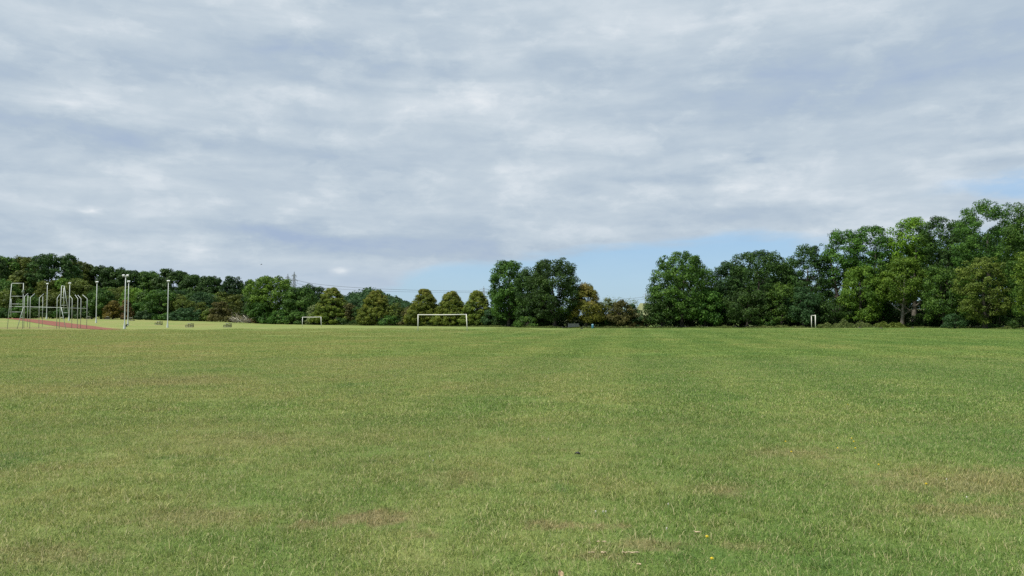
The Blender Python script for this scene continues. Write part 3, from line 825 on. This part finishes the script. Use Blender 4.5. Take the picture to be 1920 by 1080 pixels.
def crow(px, Y, rz, label, z=None, s=1.0):
    b = gpt(px, Y)
    e = empty('crow', b, label, 'bird', 'crows on the grass', rz); 
    MB().tube([(-.24*s,0,.13*s),(-.12*s,0,.17*s),(.02*s,0,.20*s),(.13*s,0,.25*s),(.19*s,0,.32*s),(.23*s,0,.33*s),(.30*s,0,.31*s)], [.015*s,.05*s,.085*s,.075*s,.05*s,.045*s,.005*s], 10).build('body', M_CROW, e, True)
    for y in (-.035, .035): MB().tube([(.02*s,y*s,.14*s),(.03*s,y*s,0)], .008, 5).build('leg', M_CROW, e)
crow(1090.5, 128, .4, 'crow on the grass in front of the golden conical tree', s=1.2)
crow(1056, 150, 2.8, 'crow on the grass below the wider twin crown', s=1.1)
def flying():
    p = P(490, 496, 150)
    e = empty('flying_bird', p, 'lone bird flying high over the left ridge trees', 'bird', rz=.5)
    MB().tube([(-.2,0,0),(0,0,.02),(.2,0,.02)], [.01,.06,.01], 8).build('body', M_CROW, e, True)
    for s in (-1, 1):
        m = MB(); m.v = [Vector(v) for v in ((.08,0,.03),(.10,s*.22,.12),(.0,s*.45,.08),(-.08,s*.2,.10),(-.08,0,.03),(.08,0,.015),(.10,s*.22,.105),(-.08,s*.2,.085),(-.08,0,.015))]
        m.f = [(0,1,3,4),(1,2,3),(5,8,7,6),(6,7,2),(0,5,6,1),(1,6,2),(3,2,7),(4,3,7,8)]
        m.build('wing', M_CROW, e)
flying()
def molehill(px, Y, w, label):
    g = np.random.default_rng(int(px)); n = 18; co = []; rings = 7
    b = gpt(px, Y)
    for i in range(rings):
        f = i / (rings - 1); r = w * (1 - f) ; z = .24 * math.sin(f * math.pi / 2)
        for k in range(n):
            a = 6.283 * k / n; j = 1 + .18 * g.normal() * (1 - f)
            co.append((r * j * math.cos(a), r * j * .7 * math.sin(a), z + .02 * g.normal() - (.03 if i == 0 else 0)))
    m = MB(); m.v = [Vector(c) for c in co]
    m.f = [(i*n+k, i*n+(k+1)%n, (i+1)*n+(k+1)%n, (i+1)*n+k) for i in range(rings-1) for k in range(n)]
    o = m.build('molehill', paint('dark_soil', (.035,.038,.022), .95, .4, 0, 8), None, True); o.location = b
    tag(o, label, 'molehill', 'molehills near the wood')
molehill(1611, 138, .42, 'dark molehill in the grass nearest the weed bank')
molehill(1651, 131, .36, 'smaller dark molehill nearest to the viewer')
molehill(1710, 134, .34, 'dark molehill in front of the bare soil strip')
molehill(1771, 141, .36, 'dark molehill at the edge of the bare soil strip')

# ------------------------------------------------------------------ pylons and lines
def pylon(px, Y, top, rz, label, arms=True):
    x = xof(px, Y); b = Vector((x, Y, gz(x, Y))); H = P(px, top, Y).z - b.z
    e = empty('electricity_pylon', b, label, 'pylon', 'pylons on the skyline', rz)
    g = MB(); lv = [0, .18, .34, .48, .6, .7, .78, .86, .93]; wd = [.085,.066,.052,.040,.030,.024,.020,.018,.012]
    r = .20
    for i in range(len(lv) - 1):
        z0, z1, w0, w1 = lv[i]*H, lv[i+1]*H, wd[i]*H, wd[i+1]*H
        cs0 = [Vector((sx*w0, sy*w0, z0)) for sx, sy in ((-1,-1),(1,-1),(1,1),(-1,1))]
        cs1 = [Vector((sx*w1, sy*w1, z1)) for sx, sy in ((-1,-1),(1,-1),(1,1),(-1,1))]
        for k in range(4):
            g.tube([cs0[k], cs1[k]], r, 4); g.tube([cs0[k], cs1[(k+1)%4]], r*.55, 4); g.tube([cs0[(k+1)%4], cs1[k]], r*.55, 4)
            g.tube([cs1[k], cs1[(k+1)%4]], r*.55, 4)
    for k in range(4): g.tube([Vector((((-1,1,1,-1)[k])*wd[-1]*H, ((-1,-1,1,1)[k])*wd[-1]*H, .93*H)), Vector((0,0,H))], r*.7, 4)
    g.build('lattice_tower', M_PYLON, e)
    if arms:
        for f, w in ((.64,.17),(.76,.20),(.88,.14)):
            for s in (-1, 1):
                m = MB(); t = Vector((s*w*H, 0, f*H + .01*H))
                for sy in (-1, 1):
                    m.tube([Vector((s*.02*H, sy*.02*H, f*H)), t], r*.7, 4); m.tube([Vector((s*.02*H, sy*.018*H, (f+.045)*H)), t], r*.7, 4)
                m.build('cross_arm', M_PYLON, e)
                MB().tube([t, t - Vector((0,0,.045*H))], .16, 5).build('insulator', M_PYLON, e)
    return b, H
pylon(551, 830, 509, R(82), 'taller of the two close pylons above the large light green tree')
pylon(539, 960, 513, R(82), 'shorter left one of the two close pylons')
pylon(907, 1130, 536, R(10), 'pylon standing just left of the twin rounded trees')
pylon(1211, 1330, 548, R(0), 'pylon in the sky gap left of the broad dark tree')
def wire(pts, label, r=.11):
    W = [P(*p) for p in pts]; o = W[0]
    # smooth curve through the three given points
    out = []
    a, b, c = W
    for i in range(41):
        t = i / 40; out.append(a * (2*(t-.5)*(t-1)) + b * (4*t*(1-t)) + c * (2*t*(t-.5)))
    ob = MB().tube(out, r, 4).build('power_line', M_WIRE, None, False, org=o); ob.location = o
    tag(ob, label, 'power line', 'overhead power lines')
wire([(552,523,830),(680,540,900),(907,546,1130)], 'upper power line sagging right from the two close pylons', .16)
wire([(552,528,830),(670,544,900),(905,548.5,1130)], 'lower power line sagging right from the two close pylons', .13)
wire([(551,522,830),(490,528,820),(400,532,800)], 'power line running left from the taller close pylon behind the ridge', .12)
wire([(909,546,1130),(1060,563,1200),(1209,557,1330)], 'power line crossing the sky gap to the farthest pylon', .2)
wire([(909,549,1130),(1060,567,1200),(1209,561,1330)], 'lower power line crossing the sky gap to the farthest pylon', .15)

# ------------------------------------------------------------------ grass blades
def blade_mat():
    m, n, out = newmat('grass_blades')
    col = grp(n)[0]
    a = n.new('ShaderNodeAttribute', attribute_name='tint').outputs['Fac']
    lit = n.mix(1, col, (1.75,1.62,1.6,1), 'MULTIPLY'); drk = n.mix(1, col, (.52,.66,.48,1), 'MULTIPLY')  # lit tone and dark gap shade painted into randomly picked blades
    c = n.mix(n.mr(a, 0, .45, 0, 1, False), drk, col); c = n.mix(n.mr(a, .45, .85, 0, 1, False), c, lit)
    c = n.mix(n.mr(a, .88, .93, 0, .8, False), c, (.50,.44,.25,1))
    p = n.new('ShaderNodeBsdfPrincipled'); n.put(p.inputs['Base Color'], c); p.inputs['Roughness'].default_value = .5; p.inputs['Specular IOR Level'].default_value = .3
    t = n.new('ShaderNodeBsdfTranslucent'); n.put(t.inputs[0], c)
    mx = n.new('ShaderNodeMixShader'); mx.inputs[0].default_value = .35
    n.nt.links.new(p.outputs[0], mx.inputs[1]); n.nt.links.new(t.outputs[0], mx.inputs[2]); n.nt.links.new(mx.outputs[0], out.inputs[0])
    return m
M_BLADE = blade_mat()
def patch(name, rad, nb, wid, ln, seed, tall=0.0, var=1.0):
    g = np.random.default_rng(seed)
    r = rad * np.sqrt(g.random(nb)); a = g.random(nb) * 6.283
    b = np.stack([r * np.cos(a), r * np.sin(a), np.full(nb, -.004)], 1)
    L = ln * g.uniform(.45, 1.15, nb) * (1 + tall * (g.random(nb) > .93))
    h = g.random(nb) * 6.283; lean = g.uniform(.3, 1.75, nb); w = wid * g.uniform(.6, 1.3, nb)
    d = np.stack([np.cos(h), np.sin(h), np.zeros(nb)], 1); sd = np.stack([-np.sin(h), np.cos(h), np.zeros(nb)], 1)
    # face roughly random about its own axis
    k = g.random(nb) * 6.283; sd = sd * np.cos(k)[:, None] + d * np.sin(k)[:, None]
    up = np.array([0, 0, 1.])
    m = b + d * (L * .40 * np.sin(lean * .6))[:, None] + up * (L * .5 * np.cos(lean * .6))[:, None]
    t = m + d * (L * .55 * np.sin(lean * 1.15))[:, None] + up * (L * .5 * np.cos(lean * 1.15))[:, None]
    W = (sd * w[:, None]) * .5
    co = np.stack([b - W, b + W, m + W * .8, m - W * .8, t + W * .12, t - W * .12], 1).reshape(-1, 3)
    o = np.arange(nb)[:, None] * 6
    f = np.concatenate([o + np.array([0, 1, 2, 3]), o + np.array([3, 2, 4, 5])], 0)
    ti = .46 + (g.random(nb) - .46) * var
    return mesh_np(name, co, f, 4, M_BLADE, attrs={'tint': np.concatenate([ti, ti])})
def scatter(name, label, patches, y0, y1, dens, seed, wfac=.76, dfall=None, filt=None):
    g = np.random.default_rng(seed)
    sp = 1 / math.sqrt(dens); gy = np.arange(y0, y1, sp); gx = np.arange(-y1 * wfac - 2, y1 * wfac + 2, sp)
    X, Y = np.meshgrid(gx, gy); x = X.ravel() + g.uniform(-.35, .35, X.size) * sp; y = Y.ravel() + g.uniform(-.35, .35, X.size) * sp
    k = np.abs(x) < y * wfac + 1.5; x, y = x[k], y[k]; n = len(x)
    if filt is not None:
        k = filt(x, y, g); x, y = x[k], y[k]; n = len(x)
    z = hgt(x, y)
    src = bpy.data.collections.new(name + '_source')
    for p in patches: src.objects.link(bpy.data.objects.new('grass_patch', p))
    me = bpy.data.meshes.new(name); me.vertices.add(n); me.vertices.foreach_set('co', np.stack([x, y, z], 1).astype(np.float32).ravel()); me.update()
    o = link(name, me); tag(o, label, 'grass', kind='stuff')
    ng = bpy.data.node_groups.new(name, 'GeometryNodeTree')
    ng.interface.new_socket('Geometry', in_out='INPUT', socket_type='NodeSocketGeometry'); ng.interface.new_socket('Geometry', in_out='OUTPUT', socket_type='NodeSocketGeometry')
    gi = ng.nodes.new('NodeGroupInput'); go = ng.nodes.new('NodeGroupOutput'); ip_ = ng.nodes.new('GeometryNodeInstanceOnPoints')
    ci = ng.nodes.new('GeometryNodeCollectionInfo'); ci.inputs['Collection'].default_value = src; ci.inputs['Separate Children'].default_value = True; ci.inputs['Reset Children'].default_value = True
    rv = ng.nodes.new('FunctionNodeRandomValue'); rv.data_type = 'FLOAT_VECTOR'; rv.inputs[0].default_value = (-.04, -.04, 0); rv.inputs[1].default_value = (.04, .04, 6.283)
    rs = ng.nodes.new('FunctionNodeRandomValue'); rs.data_type = 'FLOAT'; rs.inputs[2].default_value = .75; rs.inputs[3].default_value = 1.25
    L = ng.links.new
    L(gi.outputs[0], ip_.inputs['Points']); L(ci.outputs[0], ip_.inputs['Instance']); ip_.inputs['Pick Instance'].default_value = True
    L(rv.outputs[0], ip_.inputs['Rotation']); L(rs.outputs[1], ip_.inputs['Scale']); L(ip_.outputs[0], go.inputs[0])
    md = o.modifiers.new('scatter', 'NODES'); md.node_group = ng
    return o
nearp = [patch('patch', .34, 850, .0042, .045, 40 + i, .8, 1.25) for i in range(4)]
midp = [patch('patch', .70, 1500, .0085, .050, 50 + i, .5, 1.1) for i in range(4)]
farp = [patch('patch', 1.6, 2200, .020, .050, 60 + i, .3, .62) for i in range(3)]
vfarp = [patch('patch', 4.2, 3000, .05, .05, 65 + i, .2, .4) for i in range(3)]
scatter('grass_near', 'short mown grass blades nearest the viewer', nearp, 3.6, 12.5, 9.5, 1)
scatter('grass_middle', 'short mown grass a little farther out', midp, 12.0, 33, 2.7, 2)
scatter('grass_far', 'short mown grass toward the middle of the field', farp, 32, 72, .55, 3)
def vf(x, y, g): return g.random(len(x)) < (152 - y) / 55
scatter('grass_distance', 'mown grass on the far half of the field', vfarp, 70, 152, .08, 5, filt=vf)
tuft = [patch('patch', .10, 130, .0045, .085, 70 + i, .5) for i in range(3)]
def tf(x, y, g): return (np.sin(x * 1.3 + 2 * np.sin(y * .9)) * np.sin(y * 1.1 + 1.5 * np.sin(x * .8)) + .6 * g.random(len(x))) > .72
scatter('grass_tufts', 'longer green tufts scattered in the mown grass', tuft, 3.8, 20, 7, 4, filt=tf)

# ------------------------------------------------------------------ flowers and litter in the grass
M_YEL = paint('yellow_petals', (.72,.55,.02), .6, .15, 0, 30, (.6,.4,.02))
M_WPET = paint('white_petals', (.60,.58,.50), .6, .1, 0, 30)
M_STEM = paint('flower_stem', (.10,.20,.05), .6)
def flower(px, py, label, yellow=True, h=.07):
    Y = ground_at(px, py + h * FPX / 10 * .6); x = xof(px, Y) ; b = Vector((P(px, py, Y).x, Y, gz(x, Y)))
    g = random.Random(int(px * 7 + py)); 
    e = empty('dandelion' if yellow else 'clover_flower', b, label, 'flower', 'yellow flowers in the grass' if yellow else 'white clover heads in the grass', g.uniform(0, 6))
    MB().tube([(0,0,-.01),(.004,.003,h*.6),(0,0,h)], [.003,.0025,.003], 6).build('stem', M_STEM, e)
    m = MB(); n = 18; r = .014 if yellow else .008
    for k in range(n * 2):
        a = 6.283 * k / n + (.17 if k >= n else 0); rr = r * (1 if k < n else .6); z = h + (.003 if k < n else .007)
        d = Vector((math.cos(a), math.sin(a), 0)); s = Vector((-math.sin(a), math.cos(a), 0)) * r * .17
        i = len(m.v); m.v += [Vector((0,0,z)) , d*rr*.6 + s + Vector((0,0,z+.001)), d*rr + Vector((0,0,z+.003)), d*rr*.6 - s + Vector((0,0,z+.001))]; m.f.append((i, i+1, i+2, i+3))
    m.lathe([(r*.5, h-.004), (r*.55, h+.003), (r*.35, h+.010), (r*.05, h+.012)], n=10)
    m.build('flower_head', M_YEL if yellow else M_WPET, e)
for px, py, lab in [(1326,1037,'yellow dandelion near the bottom edge, right of the wood chips'),(1335,1073,'yellow dandelion touching the bottom edge of the photo'),(1648,889,'yellow dandelion on a tall stem, left of the brown dry patch'),(1737,921,'bright yellow dandelion at the left rim of the brown dry patch'),(1473,837,'small yellow dandelion, upper one of the left pair'),(1484,855,'small pale yellow dandelion, lower one of the left pair'),(1571,849,'small yellow dandelion, left of the far trio'),(1601,835,'tiny yellow dandelion, topmost of the far trio'),(1604,851,'small yellow dandelion, lower right of the far trio'),(1597,831,'tiny yellow dandelion just behind the far trio'),(1590,762,'tiny yellow speck of a dandelion far out at right')]:
    flower(px, py, lab, True, .10 if px == 1648 else .06)
for px, py, lab in [(1028,830,'white clover head left of the dark dropping'),(1117,981,'largest cream clover head above the wood chips'),(1131,969,'cream clover head just above the largest one'),(1136,981,'cream clover head right of the largest one'),(1253,954,'white clover head between the wood chips and the right chip'),(806,860,'white clover head left of centre'),(812,868,'white clover head low in the left centre pair'),(332,815,'white clover head in the left field'),(1250,1004,'pale clover head near the slim pale wood chip'),(1775,905,'white clover head in the brown dry patch'),(1813,949,'white clover head at the lower end of the brown dry patch')]:
    flower(px, py, lab, False, .05)
def chip(px, py, L, a, w, label):
    Y = ground_at(px, py + 6); p = P(px, py, Y)
    g = random.Random(int(px)); m = MB(); n = 6
    pts = [Vector((L*(i/(n-1)-.5), .004*math.sin(i*1.7+px), .003*math.sin(i*2.3))) for i in range(n)]
    m.tube(pts, [w*.3] + [w*.62*g.uniform(.9,1.05) for _ in range(n-2)] + [w*.25], 5)
    o = m.build('wood_chip', M_CHIP, None, False); o.location = (p.x, Y, gz(p.x, Y) + .026); o.rotation_euler = (0, .06, a)
    tag(o, label, 'wood chip', 'pale wood chips in the grass')
for px, py, L, a, w, lab in [(1187,1043,.105,.25,.009,'longest pale wood chip, right of the group of small ones'),(1132,1041,.045,.4,.009,'short pale wood chip in the middle of the small group'),(1122,1034,.022,0,.008,'tiny pale wood chip, left of the topmost pair'),(1133,1030,.032,.2,.008,'small pale wood chip, topmost of the group'),(1307,1007,.065,-.2,.009,'slim pale wood chip lying apart above the dandelion'),(1109,1057,.05,.3,.007,'pale wood chip right above the fallen leaf'),(1174,1058,.07,.15,.007,'thin pale wood chip below the longest one'),(1198,1060,.035,.1,.010,'stubby pale wood chip below the right end of the longest one'),(1129,1047,.02,1.2,.010,'tiny upright wood chip below the short one')]:
    chip(px, py, L, a, w, lab)
def leaf_and_lump():
    Y = ground_at(1054, 1100); p = P(1054, 1092, Y)
    m = MB(); pr = [(0,.003),(.12,.010),(.3,.017),(.5,.018),(.7,.013),(.88,.006),(1,.001)]; L = .052
    for (f, w) in pr:
        for s in (-1, -.5, 0, .5, 1): m.v.append(Vector((s*w, .012*math.sin(f*3), f*L + 0)) + Vector((0, -.012*abs(s) + .01*math.sin(f*9)*abs(s), 0)))
    for i in range(len(pr)-1):
        for k in range(4): m.f.append((i*5+k, i*5+k+1, (i+1)*5+k+1, (i+1)*5+k))
    o = m.build('fallen_leaf', paint('dry_tan_leaf', (.46,.34,.20), .7, .35, 0, 40, (.3,.2,.1)), None, True)
    sd = o.modifiers.new('s', 'SOLIDIFY'); sd.thickness = .0012
    o.location = (p.x, Y, gz(p.x, Y) + .02); o.rotation_euler = (R(-25), R(-14), .2)
    tag(o, 'dry tan fallen leaf standing in the grass at the bottom edge', 'leaf')
    Y = ground_at(1083, 860); p = P(1083, 858, Y)
    m = MB().tube([(-.032,0,.01),(-.012,.004,.018),(.008,0,.02),(.025,.004,.01),(.035,0,.0)], [.004,.012,.014,.010,.003], 8)
    o = m.build('dropping', M_BLACK, None, True); o.location = (p.x, Y, gz(p.x, Y) + .03); o.rotation_euler = (0, 0, -.3)
    tag(o, 'small black dropping on the grass near the middle', 'dropping')
leaf_and_lump()

# ------------------------------------------------------------------ sky, sun
SUN_EL, SUN_AZ = 54, 238     # azimuth clockwise from +Y (camera looks +Y)
def sky():
    w = bpy.data.worlds.new('World'); scene.world = w; w.use_nodes = True
    nt = w.node_tree; nt.nodes.clear(); n = N(nt)
    out = n.new('ShaderNodeOutputWorld'); bg = n.new('ShaderNodeBackground')
    STR = .10; bg.inputs['Strength'].default_value = STR
    d = n.vm('NORMALIZE', n.new('ShaderNodeTexCoord').outputs['Generated'])
    x, y, z = n.sep(d)
    st = n.new('ShaderNodeTexSky'); st.sky_type = 'NISHITA'; st.sun_disc = False
    st.sun_elevation = R(SUN_EL); st.sun_rotation = R(SUN_AZ); st.air_density = 1.0; st.dust_density = .6; st.ozone_density = 1.5
    nish = st.outputs[0]
    az = n.m('ARCTAN2', x, y); el = n.m('ARCSINE', z)
    zz = n.m('ADD', n.m('MAXIMUM', z, 0), .20)
    p = n.xyz(n.m('DIVIDE', x, zz), n.m('DIVIDE', y, zz), 0)
    wv = n.vm('SCALE', n.vm('SUBTRACT', n.noise(p, .9, 3, .5, 0, True), (.5,.5,.5)), scale=.8)
    pw = n.vm('ADD', p, wv)
    n1 = n.noise(pw, .9, 4, .5); n2 = n.noise(pw, 2.6, 6, .56); n3 = n.noise(n.vm('ADD', pw, (9, 4, 2)), 7.5, 6, .6)
    sp = n.xyz(az, n.m('MULTIPLY', el, 2.6), 0)
    n4 = n.noise(n.vm('ADD', n.vm('MULTIPLY', sp, (.75, 1.55, 1)), (3.3, 1.2, 0)), 8, 6, .55, .4)
    sq = n.vm('ADD', n.xyz(az, n.m('MULTIPLY', el, 1.7), 0), n.vm('SCALE', n.vm('SUBTRACT', n.noise(sp, 14, 4, .6, 0, True), (.5,.5,.5)), scale=.05))
    n5 = n.noise(n.vm('ADD', sq, (1.3, 6.2, 0)), 17, 5, .55)
    puff = n.mr(n.noise(n.vm('ADD', sq, (8.3, 2.2, 0)), 11, 7, .6), .48, .66)
    f = n.m('ADD', n.m('MULTIPLY', n.m('SUBTRACT', n1, .5), .6), n.m('MULTIPLY', n.m('SUBTRACT', n2, .5), .45))
    f = n.m('ADD', f, n.m('ADD', n.m('ADD', n.m('MULTIPLY', n.m('SUBTRACT', n3, .5), .18), n.m('MULTIPLY', n.m('SUBTRACT', puff, .35), .14)), n.m('ADD', n.m('MULTIPLY', n.m('SUBTRACT', n5, .5), .26), n.m('MULTIPLY', n.m('SUBTRACT', n4, .5), .62))))
    # large cloud shapes: azimuth, elevation, size, strength
    wx = n.m('ADD', az, n.m('MULTIPLY', n.m('SUBTRACT', n.noise(n.vm('ADD', sp, (7, 2, 0)), 7, 5, .6), .5), .13))
    wy = n.m('ADD', el, n.m('MULTIPLY', n.m('SUBTRACT', n.noise(n.vm('ADD', sp, (2, 8, 0)), 8, 5, .6), .5), .07))
    B = [(170,188,190,20,.34),(850,190,130,30,.28),(600,183,60,14,.25),(1330,35,230,50,.2),(1100,225,140,45,.22),(560,35,80,35,.28),
         (199,400,13,9,.6),(360,452,70,14,.35),(1450,366,190,10,.30),(60,60,130,40,.18),(380,250,150,16,.18),(1400,290,200,40,.12),(1850,180,120,60,.1),
         (1000,330,170,20,.16),(1250,350,120,14,.22),
         (560,92,130,22,-.36),(835,150,75,18,-.5),(720,118,80,18,-.28),(1480,165,330,52,-.36),(1090,150,90,34,-.3),(430,440,260,16,-.42),(680,452,260,20,-.34),
         (70,225,170,18,-.34),(180,105,170,20,-.22),(1410,290,26,9,-.5),(1340,405,220,10,-.18),(280,262,180,16,-.22),(1000,472,260,10,-.22),(1700,110,150,35,-.22),(60,455,120,10,-.25),(500,300,300,20,-.12),(1300,330,200,10,-.15),(60,275,120,12,-.15)]
    for (bx, by, rx, ry, am) in B:
        v = ray(bx, by); a0 = math.atan2(v.x, v.y); e0 = math.asin(v.z / v.length)
        u1 = n.m('DIVIDE', n.m('SUBTRACT', wx, a0), rx / FPX * 1.05); u2 = n.m('DIVIDE', n.m('SUBTRACT', wy, e0), ry / FPX * 1.25)
        q = n.m('ADD', n.m('MULTIPLY', u1, u1), n.m('MULTIPLY', u2, u2))
        gq = n.m('EXPONENT', n.m('MULTIPLY', q, -1.0))
        f = n.m('MULTIPLY_ADD', gq, am * .56, f)
    k = 1 / STR
    t = n.m('ADD', n.m('MULTIPLY', f, 1.05), .50, clamp=True)
    cl = n.ramp(t, [(0, (.375,.475,.635)), (.28, (.450,.545,.648)), (.5, (.545,.632,.712)), (.72, (.665,.735,.798)), (1, (.87,.90,.93))])
    cl = n.vm('SCALE', cl, scale=k)
    # hazy paler lower layer
    hz = n.mr(n.m('ADD', el, n.m('MULTIPLY', n.m('SUBTRACT', n4, .5), .03)), .085, .03, 0, .8)
    cl = n.mix(hz, cl, (.475*k, .575*k, .70*k, 1))
    # open blue below the cloud edge on the right
    bnd = n.curve(n.m('MULTIPLY_ADD', az, .5, .5), [(0,.0),(.36,.0),(.41,.04),(.45,.072),(.5,.086),(.56,.100),(.62,.110),(.66,.116),(.70,.10),(.76,.10),(1,.10)])
    nb = n.m('ADD', n.m('MULTIPLY', n.m('SUBTRACT', n4, .5), .050), n.m('MULTIPLY', n.m('SUBTRACT', n2, .5), .03))
    bl = n.mr(n.m('ADD', n.m('SUBTRACT', bnd, el), nb), -.008, .016)
    v = ray(1880, 352); a0 = math.atan2(v.x, v.y); e0 = math.asin(v.z / v.length)
    u1 = n.m('DIVIDE', n.m('SUBTRACT', wx, a0), .06); u2 = n.m('DIVIDE', n.m('SUBTRACT', wy, e0), .009)
    bl = n.m('ADD', bl, n.m('MULTIPLY', n.m('EXPONENT', n.m('MULTIPLY', n.m('ADD', n.m('MULTIPLY', u1, u1), n.m('MULTIPLY', u2, u2)), -1.0)), .75), clamp=True)
    blue = n.mix(.65, n.vm('MULTIPLY', nish, (.95, 1.0, 1.06)), n.mix(n.mr(el, 0, .15), (.42*k,.66*k,.86*k,1), (.33*k,.59*k,.92*k,1)))
    col = n.mix(n.m('MULTIPLY', bl, .86), cl, blue)
    # small bright puff over the low trees
    v = ray(640, 508); a0 = math.atan2(v.x, v.y); e0 = math.asin(v.z / v.length)
    wx2 = n.m('ADD', az, n.m('MULTIPLY', n.m('SUBTRACT', n.noise(sp, 40, 4, .6), .5), .02)); wy2 = n.m('ADD', el, n.m('MULTIPLY', n.m('SUBTRACT', n.noise(n.vm('ADD', sp, (4, 4, 0)), 40, 4, .6), .5), .008))
    u1 = n.m('DIVIDE', n.m('SUBTRACT', wx2, a0), .011); u2 = n.m('DIVIDE', n.m('SUBTRACT', wy2, e0), .0045)
    pf = n.m('EXPONENT', n.m('MULTIPLY', n.m('ADD', n.m('MULTIPLY', u1, u1), n.m('MULTIPLY', u2, u2)), -1.0))
    col = n.mix(n.m('MULTIPLY', pf, .8), col, (.78*k, .83*k, .87*k, 1))
    n.put(bg.inputs['Color'], col); nt.links.new(bg.outputs[0], out.inputs[0])
    w.cycles.sampling_method = 'MANUAL'; w.cycles.sample_map_resolution = 512
sky()
sd = bpy.data.lights.new('sun', 'SUN'); sd.energy = 5.0; sd.angle = R(3); sd.color = (1, .955, .88)
so = bpy.data.objects.new('sun', sd); COL.objects.link(so)
a, e = R(SUN_AZ), R(SUN_EL)
dirv = Vector((math.sin(a) * math.cos(e), math.cos(a) * math.cos(e), math.sin(e)))
so.rotation_euler = (-dirv).to_track_quat('-Z', 'Y').to_euler()
so.location = dirv * 50

vs = scene.view_settings
vs.view_transform = 'Standard'; vs.look = 'None'; vs.exposure = 0; vs.gamma = 1; vs.use_curve_mapping = False
scene.render.engine = 'CYCLES'
cy = scene.cycles
cy.max_bounces = 6; cy.diffuse_bounces = 3; cy.transmission_bounces = 3; cy.glossy_bounces = 2; cy.use_denoising = False
